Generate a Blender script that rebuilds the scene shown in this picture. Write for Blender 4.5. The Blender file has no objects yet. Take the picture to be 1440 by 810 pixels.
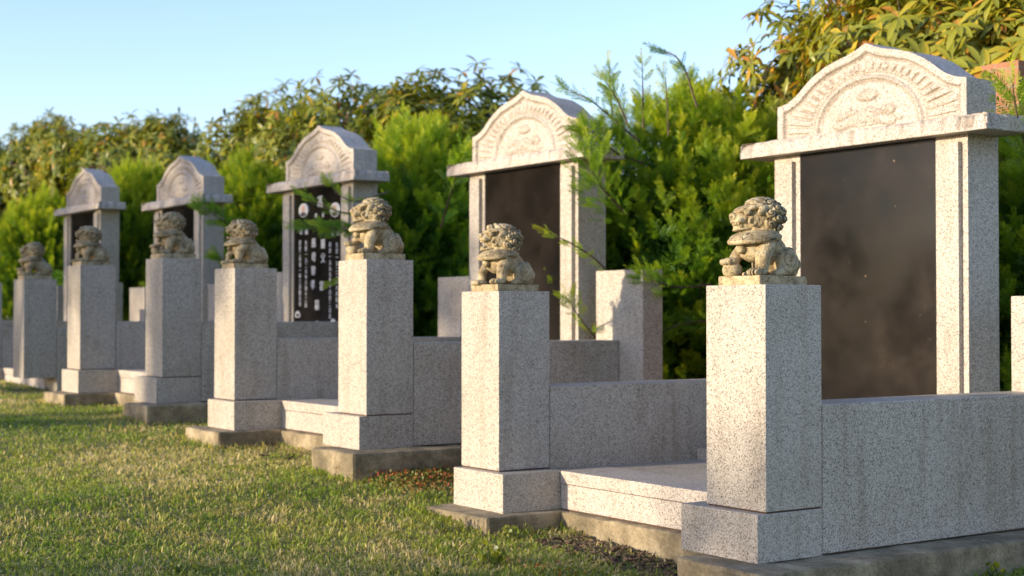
import bpy, bmesh, math, random
import numpy as np
from mathutils import Vector, Matrix, noise as mnoise
R = math.radians
random.seed(7); rng = np.random.default_rng(7)
sc = bpy.context.scene
C = sc.collection
# ------------------------------------------------------------------ camera
CAM = Vector((4.199, -4.089, -0.124)); YAW, PIT = 0.969, 0.0189
cd = bpy.data.cameras.new('camera'); cam = bpy.data.objects.new('camera', cd); C.objects.link(cam)
cam.location = CAM; cam.rotation_euler = (R(90) + PIT, 0, YAW)
cd.sensor_width = 36; cd.lens = 36 * 2071 / 1440
cd.clip_start = .05; cd.clip_end = 6000
cd.dof.use_dof = True; cd.dof.focus_distance = 5.55; cd.dof.aperture_fstop = 3.3; cd.dof.aperture_blades = 0
sc.camera = cam
# ------------------------------------------------------------------ light
SUN_EL, SUN_AZ = R(10.0), R(190)      # azimuth clockwise from +Y
w = bpy.data.worlds.new('World'); sc.world = w; w.use_nodes = True
nt = w.node_tree; bg = nt.nodes['Background']
sky = nt.nodes.new('ShaderNodeTexSky'); sky.sky_type = 'NISHITA'; sky.sun_disc = False
sky.sun_elevation = SUN_EL; sky.sun_rotation = SUN_AZ
sky.air_density = 1.0; sky.dust_density = .35; sky.ozone_density = 2.2
mixs = nt.nodes.new('ShaderNodeMix'); mixs.data_type = 'RGBA'; mixs.blend_type = 'MULTIPLY'; mixs.inputs[0].default_value = 1; mixs.inputs[7].default_value = (.86, .78, .90, 1)
nt.links.new(sky.outputs[0], mixs.inputs[6])
nt.links.new(mixs.outputs[2], bg.inputs[0]); bg.inputs[1].default_value = .15
sd = bpy.data.lights.new('sun', 'SUN'); sun = bpy.data.objects.new('sun', sd); C.objects.link(sun)
sd.energy = 2.45; sd.angle = R(.6); sd.color = (1, .84, .62)
ts = Vector((math.sin(SUN_AZ) * math.cos(SUN_EL), math.cos(SUN_AZ) * math.cos(SUN_EL), math.sin(SUN_EL)))
sun.rotation_euler = ts.to_track_quat('Z', 'Y').to_euler(); sun.location = (0, -8, 6)
sc.view_settings.view_transform = 'Standard'; sc.view_settings.look = 'None'
sc.view_settings.exposure = 1.62; sc.view_settings.gamma = 1
sc.render.engine = 'CYCLES'
sc.cycles.max_bounces = 6; sc.cycles.transparent_max_bounces = 4
# ------------------------------------------------------------------ helpers
def tag(o, label=None, cat=None, group=None, kind=None):
    if label: o['label'] = label
    if cat: o['category'] = cat
    if group: o['group'] = group
    if kind: o['kind'] = kind
    return o
def thing(name, label, cat, loc=(0, 0, 0), group=None, rz=0):
    o = bpy.data.objects.new(name, None); C.objects.link(o); o.location = loc; o.rotation_euler = (0, 0, rz)
    o.empty_display_size = .1
    return tag(o, label, cat, group)
def obj(name, me, mat, parent=None, smooth=False):
    if isinstance(me, bmesh.types.BMesh):
        bm = me; me = bpy.data.meshes.new(name); bm.normal_update(); bm.to_mesh(me); bm.free()
    o = bpy.data.objects.new(name, me); C.objects.link(o)
    if mat and not me.materials: me.materials.append(mat)
    if smooth: me.polygons.foreach_set('use_smooth', [True] * len(me.polygons))
    if parent: o.parent = parent
    return o
def copy_tree(o, loc=None, label=None, rz=None, scale=None, parent=None):
    c = o.copy(); C.objects.link(c)
    if parent: c.parent = parent
    if loc is not None: c.location = loc
    if label: c['label'] = label
    if rz is not None: c.rotation_euler = (0, 0, rz)
    if scale is not None: c.scale = scale
    for ch in list(o.children): copy_tree(ch, parent=c)
    return c
def box(x0, x1, y0, y1, z0, z1, bev=.003, bm=None, seg=2):
    own = bm is None
    if own: bm = bmesh.new()
    r = bmesh.ops.create_cube(bm, size=1)
    vs = r['verts']
    for v in vs:
        v.co = Vector((x0 + (v.co.x + .5) * (x1 - x0), y0 + (v.co.y + .5) * (y1 - y0), z0 + (v.co.z + .5) * (z1 - z0)))
    if bev:
        es = list({e for v in vs for e in v.link_edges})
        bmesh.ops.bevel(bm, geom=es, offset=bev, segments=seg, affect='EDGES', profile=.6)
    return bm
def mesh_np(name, verts, faces, tone=None):
    """verts (N,3); faces (M,k) all the same k"""
    me = bpy.data.meshes.new(name); verts = np.asarray(verts, np.float32); faces = np.asarray(faces, np.int32)
    k = faces.shape[1]
    me.vertices.add(len(verts)); me.vertices.foreach_set('co', verts.ravel())
    me.loops.add(faces.size); me.loops.foreach_set('vertex_index', faces.ravel())
    me.polygons.add(len(faces)); me.polygons.foreach_set('loop_start', np.arange(0, faces.size, k, dtype=np.int32))
    if tone is not None:
        a = me.attributes.new('tone', 'FLOAT', 'POINT'); a.data.foreach_set('value', np.asarray(tone, np.float32))
    me.update(calc_edges=True)
    return me
# value noise for numpy
_T = rng.random((64, 64))
def vnoise(x, y, s):
    x = np.asarray(x) * s; y = np.asarray(y) * s
    xi = np.floor(x).astype(int); yi = np.floor(y).astype(int); fx = x - xi; fy = y - yi
    fx = fx * fx * (3 - 2 * fx); fy = fy * fy * (3 - 2 * fy)
    g = lambda a, b: _T[a % 64, b % 64]
    return (g(xi, yi) * (1 - fx) + g(xi + 1, yi) * fx) * (1 - fy) + (g(xi, yi + 1) * (1 - fx) + g(xi + 1, yi + 1) * fx) * fy
# ------------------------------------------------------------------ materials
def newmat(name):
    m = bpy.data.materials.new(name); m.use_nodes = True
    n = m.node_tree; n.nodes.clear()
    out = n.nodes.new('ShaderNodeOutputMaterial'); b = n.nodes.new('ShaderNodeBsdfPrincipled')
    n.links.new(b.outputs[0], out.inputs[0])
    return m, n, b, out
def N(n, typ, **kw):
    nd = n.nodes.new(typ)
    for k, v in kw.items():
        if k in nd.inputs: nd.inputs[k].default_value = v
        else: setattr(nd, k, v)
    return nd
def ramp(n, fac, stops, interp='LINEAR'):
    r = n.nodes.new('ShaderNodeValToRGB'); r.color_ramp.interpolation = interp
    el = r.color_ramp.elements
    while len(el) > 1: el.remove(el[-1])
    el[0].position = stops[0][0]; el[0].color = (*stops[0][1], 1)
    for p, c in stops[1:]:
        e = el.new(p); e.color = (*c, 1)
    n.links.new(fac, r.inputs[0]); return r.outputs[0]
def mix(n, a, b, fac, mode='MIX'):
    m = n.nodes.new('ShaderNodeMix'); m.data_type = 'RGBA'; m.blend_type = mode
    for s, v in ((m.inputs[6], a), (m.inputs[7], b), (m.inputs[0], fac)):
        if isinstance(v, (float, int)): s.default_value = v
        elif isinstance(v, tuple): s.default_value = (*v, 1)
        else: n.links.new(v, s)
    return m.outputs[2]
def coords(n, rand=True):
    tc = n.nodes.new('ShaderNodeTexCoord')
    if not rand: return tc.outputs['Object']
    oi = n.nodes.new('ShaderNodeObjectInfo'); va = n.nodes.new('ShaderNodeVectorMath'); va.operation = 'MULTIPLY_ADD'
    cb = n.nodes.new('ShaderNodeCombineXYZ')
    for i in range(3): n.links.new(oi.outputs['Random'], cb.inputs[i])
    n.links.new(cb.outputs[0], va.inputs[0]); va.inputs[1].default_value = (37, 91, 53); n.links.new(tc.outputs['Object'], va.inputs[2])
    return va.outputs[0]
def granite(name, gain=1.0, rough=.5, stain=.35, warm=(1.0, .885, .725), dirt=False):
    m, n, b, o = newmat(name); co = coords(n)
    v1 = N(n, 'ShaderNodeTexVoronoi', Scale=240.0); n.links.new(co, v1.inputs['Vector'])
    sp = n.nodes.new('ShaderNodeSeparateColor'); n.links.new(v1.outputs['Color'], sp.inputs[0])
    g = [.13, .27, .41, .49, .58]
    g = [tuple(c * gain * k for k in warm) for c in g]
    c1 = ramp(n, sp.outputs[0], [(0, g[0]), (.10, g[1]), (.24, g[2]), (.50, g[3]), (.80, g[4])], 'CONSTANT')
    v2 = N(n, 'ShaderNodeTexNoise', Scale=260.0, Detail=2.0); n.links.new(co, v2.inputs['Vector'])
    f2 = ramp(n, v2.outputs[0], [(.34, (.68, .68, .68)), (.5, (1, 1, 1))])
    c2 = mix(n, c1, f2, 1.0, 'MULTIPLY')
    # large clouding and weather stains
    v3 = N(n, 'ShaderNodeTexNoise', Scale=2.3, Detail=6.0, Roughness=.6); n.links.new(co, v3.inputs['Vector'])
    f3 = ramp(n, v3.outputs[0], [(.32, (.80, .76, .70)), (.52, (1, 1, 1))])
    c3 = mix(n, c2, f3, stain, 'MULTIPLY')
    mp = N(n, 'ShaderNodeMapping'); mp.inputs['Scale'].default_value = (14, 14, 1.2); n.links.new(co, mp.inputs[0])
    v4 = N(n, 'ShaderNodeTexNoise', Scale=1.0, Detail=5.0); n.links.new(mp.outputs[0], v4.inputs['Vector'])
    f4 = ramp(n, v4.outputs[0], [(.33, (.72, .67, .60)), (.47, (1, 1, 1))])
    c4 = mix(n, c3, f4, stain * .7, 'MULTIPLY')
    if dirt:        # lichen and soot that has settled in the carving
        at = n.nodes.new('ShaderNodeAttribute'); at.attribute_name = 'tone'
        c4 = mix(n, c4, (.17, .125, .075), at.outputs['Fac'])
    n.links.new(c4, b.inputs['Base Color'])
    b.inputs['Roughness'].default_value = rough; b.inputs['Specular IOR Level'].default_value = .45
    bp = N(n, 'ShaderNodeBump', Strength=.12, Distance=.002); n.links.new(v2.outputs[0], bp.inputs['Height']); n.links.new(bp.outputs[0], b.inputs['Normal'])
    return m
M = {}
M['granite'] = granite('grey_granite', 1.02, .5, .55)
M['granite_warm'] = granite('pinkish_granite', 1.04, .55, .8, (1.0, .875, .705))
M['granite_pale'] = granite('pale_granite', 1.06, .6, .45, (1.0, .875, .735))
M['carved'] = granite('carved_pale_granite', 1.08, .6, .45, (1.0, .875, .735), True)
def stone_mat():
    m, n, b, o = newmat('weathered_carved_stone'); co = coords(n)
    a = N(n, 'ShaderNodeTexNoise', Scale=16.0, Detail=8.0, Roughness=.65); n.links.new(co, a.inputs['Vector'])
    c = ramp(n, a.outputs[0], [(.30, (.10, .072, .038)), (.41, (.27, .205, .11)), (.53, (.43, .34, .19)), (.70, (.56, .47, .30))])
    a2 = N(n, 'ShaderNodeTexNoise', Scale=110.0, Detail=4.0); n.links.new(co, a2.inputs['Vector'])
    c2 = ramp(n, a2.outputs[0], [(.36, (.45, .43, .38)), (.50, (1, 1, 1))])
    c3 = mix(n, c, c2, .8, 'MULTIPLY')
    a3 = N(n, 'ShaderNodeTexNoise', Scale=34.0, Detail=3.0); n.links.new(co, a3.inputs['Vector'])
    l = ramp(n, a3.outputs[0], [(.60, (0, 0, 0)), (.68, (1, 1, 1))])
    c4 = mix(n, c3, (.33, .31, .22), l)
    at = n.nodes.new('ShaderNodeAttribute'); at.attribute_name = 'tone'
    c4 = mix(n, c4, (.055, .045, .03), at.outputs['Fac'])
    n.links.new(c4, b.inputs['Base Color']); b.inputs['Roughness'].default_value = .92
    bp = N(n, 'ShaderNodeBump', Strength=.5, Distance=.004); n.links.new(a2.outputs[0], bp.inputs['Height']); n.links.new(bp.outputs[0], b.inputs['Normal'])
    return m
M['stone'] = stone_mat()
def concrete_mat():
    m, n, b, o = newmat('stained_concrete'); co = coords(n)
    a = N(n, 'ShaderNodeTexNoise', Scale=4.5, Detail=9.0, Roughness=.68); n.links.new(co, a.inputs['Vector'])
    c = ramp(n, a.outputs[0], [(.30, (.10, .085, .05)), (.45, (.19, .15, .088)), (.58, (.33, .265, .16)), (.75, (.46, .39, .27))])
    v = N(n, 'ShaderNodeTexVoronoi', Scale=38.0); n.links.new(co, v.inputs['Vector'])
    p = ramp(n, v.outputs['Distance'], [(.06, (.35, .33, .3)), (.16, (1, 1, 1))])
    nz = N(n, 'ShaderNodeTexNoise', Scale=90.0, Detail=5.0); n.links.new(co, nz.inputs['Vector'])
    q = ramp(n, nz.outputs[0], [(.3, (.65, .63, .6)), (.6, (1.1, 1.1, 1.1))])
    c2 = mix(n, mix(n, c, p, .5, 'MULTIPLY'), q, .8, 'MULTIPLY')
    n.links.new(c2, b.inputs['Base Color']); b.inputs['Roughness'].default_value = .95
    bp = N(n, 'ShaderNodeBump', Strength=.6, Distance=.01); n.links.new(a.outputs[0], bp.inputs['Height'])
    bp2 = N(n, 'ShaderNodeBump', Strength=.5, Distance=.004); n.links.new(nz.outputs[0], bp2.inputs['Height']); n.links.new(bp.outputs[0], bp2.inputs['Normal'])
    n.links.new(bp2.outputs[0], b.inputs['Normal'])
    return m
M['concrete'] = concrete_mat()
def panel_mat():
    m, n, b, o = newmat('polished_black_granite'); co = coords(n)
    a = N(n, 'ShaderNodeTexNoise', Scale=3.0, Detail=7.0, Roughness=.6); n.links.new(co, a.inputs['Vector'])
    c = ramp(n, a.outputs[0], [(.35, (.008, .007, .006)), (.6, (.016, .012, .009)), (.75, (.026, .019, .013))])
    v = N(n, 'ShaderNodeTexNoise', Scale=45.0, Detail=1.0); n.links.new(co, v.inputs['Vector'])
    s = ramp(n, v.outputs[0], [(.80, (0, 0, 0)), (.83, (1, 1, 1))])
    c2 = mix(n, c, (.22, .16, .11), s)
    n.links.new(c2, b.inputs['Base Color'])
    r = ramp(n, a.outputs[0], [(.3, (.10, .10, .10)), (.7, (.26, .26, .26))])
    n.links.new(r, b.inputs['Roughness']); b.inputs['Specular IOR Level'].default_value = .5
    return m
M['panel'] = panel_mat()
def simple(name, col, rough=.8, nscale=20., amt=.35, bump=0):
    m, n, b, o = newmat(name); co = coords(n)
    a = N(n, 'ShaderNodeTexNoise', Scale=nscale, Detail=5.0); n.links.new(co, a.inputs['Vector'])
    c = ramp(n, a.outputs[0], [(.3, tuple(k * (1 - amt) for k in col)), (.7, tuple(min(1, k * (1 + amt)) for k in col))])
    n.links.new(c, b.inputs['Base Color']); b.inputs['Roughness'].default_value = rough
    if bump:
        bp = N(n, 'ShaderNodeBump', Strength=bump, Distance=.01); n.links.new(a.outputs[0], bp.inputs['Height']); n.links.new(bp.outputs[0], b.inputs['Normal'])
    return m
M['mortar'] = simple('brown_mortar', (.085, .05, .032), .95, 60)
M['white_paint'] = simple('white_lettering', (.72, .71, .68), .7, 60, .12)
M['bark'] = simple('brown_bark', (.10, .070, .045), .95, 30, .5, .6)
M['photo_skin'] = simple('portrait_skin', (.50, .33, .25), .5, 20, .1)
M['photo_dark'] = simple('portrait_dark', (.05, .045, .05), .5, 20, .1)
M['ceramic'] = simple('portrait_ceramic', (.62, .62, .60), .25, 8, .06)
M['chip'] = simple('wood_chip', (.115, .075, .045), .95, 9, .7, .3)
def leaf_mat(name, stops, rough=.45, trans=.35, spec=.4, tboost=1.3):
    m, n, b, out = newmat(name)
    at = n.nodes.new('ShaderNodeAttribute'); at.attribute_name = 'tone'
    c = ramp(n, at.outputs['Fac'], stops)
    n.links.new(c, b.inputs['Base Color']); b.inputs['Roughness'].default_value = rough; b.inputs['Specular IOR Level'].default_value = spec
    t = n.nodes.new('ShaderNodeBsdfTranslucent')
    cc = mix(n, c, (tboost, tboost * 1.0, tboost * .45), 1.0, 'MULTIPLY'); n.links.new(cc, t.inputs[0])
    ms = n.nodes.new('ShaderNodeMixShader'); ms.inputs[0].default_value = trans
    n.links.new(b.outputs[0], ms.inputs[1]); n.links.new(t.outputs[0], ms.inputs[2]); n.links.new(ms.outputs[0], out.inputs[0])
    return m
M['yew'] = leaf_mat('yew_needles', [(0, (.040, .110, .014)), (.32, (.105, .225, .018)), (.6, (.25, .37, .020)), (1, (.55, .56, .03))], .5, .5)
M['rhodo'] = leaf_mat('rhododendron_leaves', [(0, (.045, .080, .016)), (.35, (.13, .17, .024)), (.62, (.30, .30, .028)), (.8, (.55, .40, .03)), (.9, (.52, .27, .035)), (1, (.30, .095, .03))], .36, .32, .5)
M['tree_leaf'] = leaf_mat('broad_leaves', [(0, (.03, .05, .015)), (1, (.10, .12, .03))], .5, .3)
M['grass'] = leaf_mat('grass_blades', [(0, (.11, .19, .02)), (.35, (.19, .285, .03)), (.6, (.35, .38, .06)), (.8, (.56, .46, .16)), (1, (.66, .53, .28))], .55, .35, .3)
M['sedum'] = leaf_mat('sedum_leaves', [(0, (.06, .12, .03)), (.5, (.20, .20, .04)), (.75, (.50, .18, .06)), (1, (.55, .10, .05))], .5, .25, .3)
M['dryleaf'] = leaf_mat('dry_leaves', [(0, (.10, .05, .02)), (1, (.42, .2, .06))], .7, .2, .2)
def ground_mat():
    m, n, b, o = newmat('turf_soil'); co = coords(n, False)
    a = N(n, 'ShaderNodeTexNoise', Scale=1.4, Detail=8.0, Roughness=.65); n.links.new(co, a.inputs['Vector'])
    c = ramp(n, a.outputs[0], [(.3, (.13, .15, .035)), (.5, (.20, .20, .055)), (.7, (.34, .28, .12))])
    a2 = N(n, 'ShaderNodeTexNoise', Scale=70.0, Detail=6.0); n.links.new(co, a2.inputs['Vector'])
    c2 = mix(n, c, ramp(n, a2.outputs[0], [(.3, (.5, .45, .4)), (.65, (1.2, 1.2, 1.2))]), .9, 'MULTIPLY')
    n.links.new(c2, b.inputs['Base Color']); b.inputs['Roughness'].default_value = 1
    bp = N(n, 'ShaderNodeBump', Strength=.9, Distance=.03); n.links.new(a2.outputs[0], bp.inputs['Height']); n.links.new(bp.outputs[0], b.inputs['Normal'])
    return m
M['ground'] = ground_mat()
def brick_mat():
    m, n, b, o = newmat('red_brick'); co = coords(n, False)
    mp = N(n, 'ShaderNodeMapping'); mp.inputs['Rotation'].default_value = (R(90), 0, 0); n.links.new(co, mp.inputs[0])
    br = N(n, 'ShaderNodeTexBrick', Scale=1.0); br.inputs['Brick Width'].default_value = .22; br.inputs['Row Height'].default_value = .11
    br.inputs['Mortar Size'].default_value = .006; br.inputs['Color1'].default_value = (.33, .14, .075, 1); br.inputs['Color2'].default_value = (.38, .17, .095, 1); br.inputs['Mortar'].default_value = (.30, .20, .14, 1)
    n.links.new(mp.outputs[0], br.inputs[0])
    a = N(n, 'ShaderNodeTexNoise', Scale=20.0, Detail=5.0); n.links.new(co, a.inputs['Vector'])
    c = mix(n, br.outputs[0], ramp(n, a.outputs[0], [(.3, (.75, .75, .75)), (.7, (1.1, 1.1, 1.1))]), .8, 'MULTIPLY')
    n.links.new(c, b.inputs['Base Color']); b.inputs['Roughness'].default_value = .9
    return m
M['brick'] = brick_mat()
# ------------------------------------------------------------------ ground
GX = [-60, -20, -13.7, -10.3, -8.0, -6.5, -5.0, -3.1, -2.3, -1.6, -.6, 0.3, 3, 20]
GZ = [-.7, -.72, -.78, -.84, -.89, -.905, -1.0, -1.035, -1.12, -1.19, -1.25, -1.235, -1.26, -1.35]
def gz(x, y):
    x = np.asarray(x, float); y = np.asarray(y, float)
    b = np.interp(x, GX, GZ)
    b = b + .009 * (vnoise(x + 31, y + 17, .9) - .5) + .006 * (vnoise(x + 3, y + 7, 3.1) - .5)
    return b
def axis(a, b, fine0, fine1, df, dc):
    s = [a]; 
    while s[-1] < b:
        v = s[-1]
        if fine0 - 1e-6 <= v < fine1: d = df
        else:
            dist = fine0 - v if v < fine0 else v - fine1
            d = max(df, min(dc, .35 * dist + df))
            if v < fine0 and v + d > fine0: d = fine0 - v
        s.append(v + d)
    return np.array(s)
gx = axis(-1500, 1500, -16, 3, .12, 200); gy = axis(-1500, 1500, -5, 4, .12, 200)
XX, YY = np.meshgrid(gx, gy); ZZ = gz(XX, YY)
idx = np.arange(XX.size).reshape(XX.shape)
fc = np.stack([idx[:-1, :-1], idx[:-1, 1:], idx[1:, 1:], idx[1:, :-1]], -1).reshape(-1, 4)
g = obj('ground', mesh_np('ground', np.stack([XX, YY, ZZ], -1).reshape(-1, 3), fc), M['ground'], smooth=True)
tag(g, kind='structure')
# ------------------------------------------------------------------ plots: pillars, walls, platforms, footings
W_, D_, H_, BF, BS, BH = .344, .311, .900, .047, .105, .191
PX = {8: 0.0, 7: -1.871, 6: -3.228, 5: -5.066, 4: -6.385, 3: -8.286, 2: -9.927, 1: -11.80, 0: -13.1, -1: -14.95}
PZ = {8: 0.0, 7: 0.0, 6: .201, 5: .201, 4: .311, 3: .311, 2: .2266, 1: .2266, 0: .30, -1: .30}
def make_pillar(side, block=True):
    t = thing('gate_pillar', 'x', 'pillar', (0, 0, 0), 'granite gate pillars at the plot openings')
    jz = -H_ if block else -H_ - .05
    obj('shaft', box(-W_, 0, 0, D_, jz + .007, 0, .003), M['granite'], t)
    if block:
        x0, x1 = (-W_ - BS, -.0) if side == 'R' else (-W_, BS)
        if side == 'R': x1 = .0015
        obj('base_block', box(x0, x1, -BF, D_ + .001, -H_ - BH, -H_, .003), M['granite'], t)
        obj('mortar_joint', box(-W_ + .008, -.006, .008, D_ - .006, -H_ - .001, -H_ + .009, 0), M['mortar'], t)
    return t
plab = {8: 'speckled granite pillar nearest the camera, under the closed mouth lion at right',
 7: 'second nearest granite pillar, left of the nearest step, under the open mouth lion',
 6: 'tall granite pillar left of the orange sedum, third from the right',
 5: 'granite pillar left of the lettered black panel, fourth from the right',
 4: 'granite pillar fifth from the right, before the second monument from the left',
 3: 'granite pillar on a square block before the leftmost monument, sixth from the right',
 2: 'short granite pillar without base block, leftmost one still carrying a lion',
 1: 'granite pillar cut off by the left edge of the photo'}
protoR = make_pillar('R'); protoL = make_pillar('L'); protoN = make_pillar('R', False)
first = {'R': protoR, 'L': protoL, 'N': protoN}; used = {}
pillars = {}
for k in range(8, 0, -1):
    kd = 'N' if k == 2 else ('R' if k % 2 == 0 else 'L')
    if kd not in used: o = first[kd]; used[kd] = 1
    else: o = copy_tree(first[kd])
    o.location = (PX[k], 0, PZ[k]); o.rotation_euler = (0, 0, 0 if k > 6 else R(random.uniform(-.5, .5))); o['label'] = plab[k]; pillars[k] = o
def rough_box(x0, x1, y0, y1, z0, z1, amp=.008, step=.05, bev=.018, seed=0):
    """hand cast concrete: a subdivided box with soft uneven arrises"""
    nx = max(2, int((x1 - x0) / step)); ny = max(2, int((y1 - y0) / step)); nz = max(2, int((z1 - z0) / step))
    bm = box(x0, x1, y0, y1, z0, z1, bev, None, 2)
    for ax, n, a, b in ((0, nx, x0, x1), (1, ny, y0, y1), (2, nz, z0, z1)):
        for i in range(1, n):
            no = Vector((0, 0, 0)); no[ax] = 1; co = Vector((0, 0, 0)); co[ax] = a + (b - a) * i / n
            if min(abs(co[ax] - a), abs(co[ax] - b)) < bev * 1.2: continue
            bmesh.ops.bisect_plane(bm, geom=bm.verts[:] + bm.edges[:] + bm.faces[:], plane_co=co, plane_no=no)
    bm.normal_update()
    for v in bm.verts:
        p = v.co * 5 + Vector((seed, 0, 0)); q = v.co * 17 + Vector((seed, 5, 0))
        v.co += v.normal * ((mnoise.noise(p)) * amp + mnoise.noise(q) * amp * .7)
    return bm
plots = {0: (8, 7), 1: (6, 5), 2: (4, 3), 3: (2, 1), 4: (0, -1)}
pshort = ['nearest plot at right', 'second nearest plot', 'plot with the lettered panel', 'second plot from the left', 'leftmost plot']
pname = ['nearest plot at right', 'plot behind the third pillar from the right', 'plot with the lettered panel', 'second plot from the left', 'farthest plot at the left']
for i, (kr, kl) in plots.items():
    xr, xl, z = PX[kr], PX[kl], PZ[kr]
    # low walls
    for sd_, x in (('right', xr), ('left', xl)):
        t = thing('low_wall', 'low polished granite side wall on the %s of the %s' % (sd_, pshort[i]), 'wall', (x, 0, z), 'low granite walls beside the plots')
        bm = box(-.25, 0, D_ + .005, 1.846, -1.085, -.482, .006, None, 3)
        obj('wall_slab', bm, M['granite_warm'], t)
        bm = rough_box(-.22, -.03, D_ - .0, 1.84, -1.12, -1.084, .002, .3, .004)
        obj('mortar_bed', bm, M['mortar'], t)
    xlo = xl - W_
    # rear corner posts
    for sd_, xa in (('right', xr - .245), ('left', xlo - .046)):
        o = obj('corner_post', box(.06 if sd_ == 'left' and i == 0 else 0, .48, 1.85, 2.015, -1.09, -.03, .004), M['granite'])
        o.location = (xa, 0, z); tag(o, 'plain broad granite post at the rear %s corner of the %s' % (sd_, pshort[i]), 'post', 'plain granite posts at the rear plot corners')
    # platform
    ctr = (xr + xlo) / 2
    t = thing('step_platform', 'raised granite floor and step of the %s' % pshort[i], 'platform', (0, 0, z), 'granite floors inside the plots')
    xa, xb = xl + BS + .003, xr - W_ - BS - .003
    if kr == 2: xb = xr - W_ - .003
    obj('tread', box(xa, xb, .300, .62, -.963, -.900, .004), M['granite_pale'], t)
    obj('riser', box(xa, xb, .303, .6, -1.088, -.966, .003), M['granite_pale'], t)
    obj('joint', box(xa + .01, xb - .01, .311, .6, -1.10, -.955, 0), M['mortar'], t)
    obj('floor_slab', box(xl + .002, xr - .252, D_ + .003, 1.846, -1.05, -.9045, .002), M['granite_warm'], t)
    # concrete footings
    t = thing('concrete_footing', 'weathered concrete footing under the %s' % pshort[i], 'footing', (0, 0, z), 'concrete footings under the plots')
    zt, zb = -H_ - BH - .001, -1.75
    obj('pad', rough_box(xr - W_ + .03, xr + .19, -.19, 2.1, zb, zt, .007, .07, .016, i * 3.), M['concrete'], t)
    obj('pad', rough_box(xlo - .05, xl + BS + .07, -.19, 2.1, zb, zt, .007, .07, .016, i * 3. + 40), M['concrete'], t)
    obj('step_pad', rough_box(xl + BS + .02, xr - W_ + .06, .255, 1.9, zb, zt - .004, .009, .05, .016, i * 5. + 20), M['concrete'], t)
# ------------------------------------------------------------------ monuments
PROX = np.array([0, .03, .06, .12, .2, .29, .39, .44, .48, .52, .56, .60, .648])
PROZ = np.array([1.309, 1.297, 1.283, 1.263, 1.246, 1.221, 1.172, 1.138, 1.106, 1.080, 1.062, 1.050, 1.043])
CAPT = .852
def smooth_interp(x):
    a = np.abs(x)
    return (np.interp(a, PROX, PROZ) + np.interp(np.clip(a - .012, 0, 9), PROX, PROZ) + np.interp(np.clip(a + .012, 0, .648), PROX, PROZ)) / 3 * (a > .02) + np.interp(a, PROX, PROZ) * (a <= .02)
def relief():
    nx, nz_ = 300, 120; HW = .646
    us = np.linspace(-HW, HW, nx + 1); vs = np.linspace(0, 1, nz_ + 1)
    U, V = np.meshgrid(us, vs)
    top = smooth_interp(U); Zc = CAPT + V * (top - CAPT); zr = Zc - CAPT
    # distance to outline measured sideways and down from the top curve
    slope = np.gradient(smooth_interp(us), us)[None, :]
    dtop = (top - Zc) / np.sqrt(1 + slope ** 2); dside = HW - np.abs(U); d = np.minimum(dtop, dside)
    h = np.zeros_like(U)                      # height towards the viewer
    S = lambda a, b, t: np.clip((t - a) / (b - a), 0, 1) ** 2 * (3 - 2 * np.clip((t - a) / (b - a), 0, 1))
    h += .016 * (1 - S(.036, .046, d))      # raised rim
    h -= .006 * np.exp(-((d - .055) / .006) ** 2)
    # double arc
    rad = np.sqrt((U / .36) ** 2 + ((zr) / .275) ** 2)
    h += .015 * np.exp(-((rad - 1.0) / .028) ** 2) - .006 * np.exp(-((rad - 1.09) / .022) ** 2) - .006 * np.exp(-((rad - .92) / .022) ** 2)
    # rays
    ang = np.arctan2(zr * 1.3 + .0, U); k = 54
    ph = np.cos(ang * k); m = S(1.12, 1.18, rad) * S(.060, .085, d)
    jag = .5 + .5 * vnoise(ang * 20, rad * 3, 1)
    h += m * (.013 * S(-.75, -.1, ph) * jag)
    # inner carving: a bowl of waves, a lotus head on top, a long curved bird neck
    ins = S(.93, .86, rad) if False else (rad < .90)
    inner = np.zeros_like(U)
    def blob(cx, cz, rx, rz_, a, t=0):
        c, s = math.cos(t), math.sin(t)
        X = (U - cx) * c + (zr - cz) * s; Y = -(U - cx) * s + (zr - cz) * c
        return a * np.clip(1 - (X / rx) ** 2 - (Y / rz_) ** 2, 0, None) ** .6
    for kx in range(-6, 7):
        inner = np.maximum(inner, blob(kx * .030 - .02, .055 + .016 * math.cos(kx * .5), .026, .036, .013, .25 * kx))
    for kx in range(-5, 6):
        inner = np.maximum(inner, blob(kx * .034 - .02, .095 + .01 * math.sin(kx * 1.7), .022, .020, .012, -.4 * kx))
    for a in np.linspace(-1.2, 1.2, 7):
        inner = np.maximum(inner, blob(.0 + .045 * math.sin(a), .165 + .022 * math.cos(a), .014, .034, .013, -a))
    for a in range(10):
        t = a / 9; inner = np.maximum(inner, blob(.12 + .08 * t + .03 * math.sin(t * 5), .06 + .09 * t * (1.3 - t), .016 - .006 * t, .012, .012, .5))
    for a in range(14):
        t = a / 13; inner = np.maximum(inner, blob(-.22 + .44 * t, .03 + .02 * abs(t - .5), .02, .008, .008, .0))
    h += inner * ins
    h += .0016 * (vnoise(U + 5, Zc, 90) - .5)
    sm = h.copy()
    for _ in range(5): sm[1:-1, 1:-1] = (sm[:-2, 1:-1] + sm[2:, 1:-1] + sm[1:-1, :-2] + sm[1:-1, 2:] + sm[1:-1, 1:-1] * 2) / 6
    dirt = np.clip((sm - h) * 420, 0, 1) * (.35 + .5 * vnoise(U + 3, Zc + 5, 11)) + .28 * (inner > 0) * ins * vnoise(U + 3, Zc + 5, 40) + .12 * m * (vnoise(U + 8, Zc + 5, 9) > .5)
    return U, Zc, h, np.clip(dirt, 0, .75)
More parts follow.
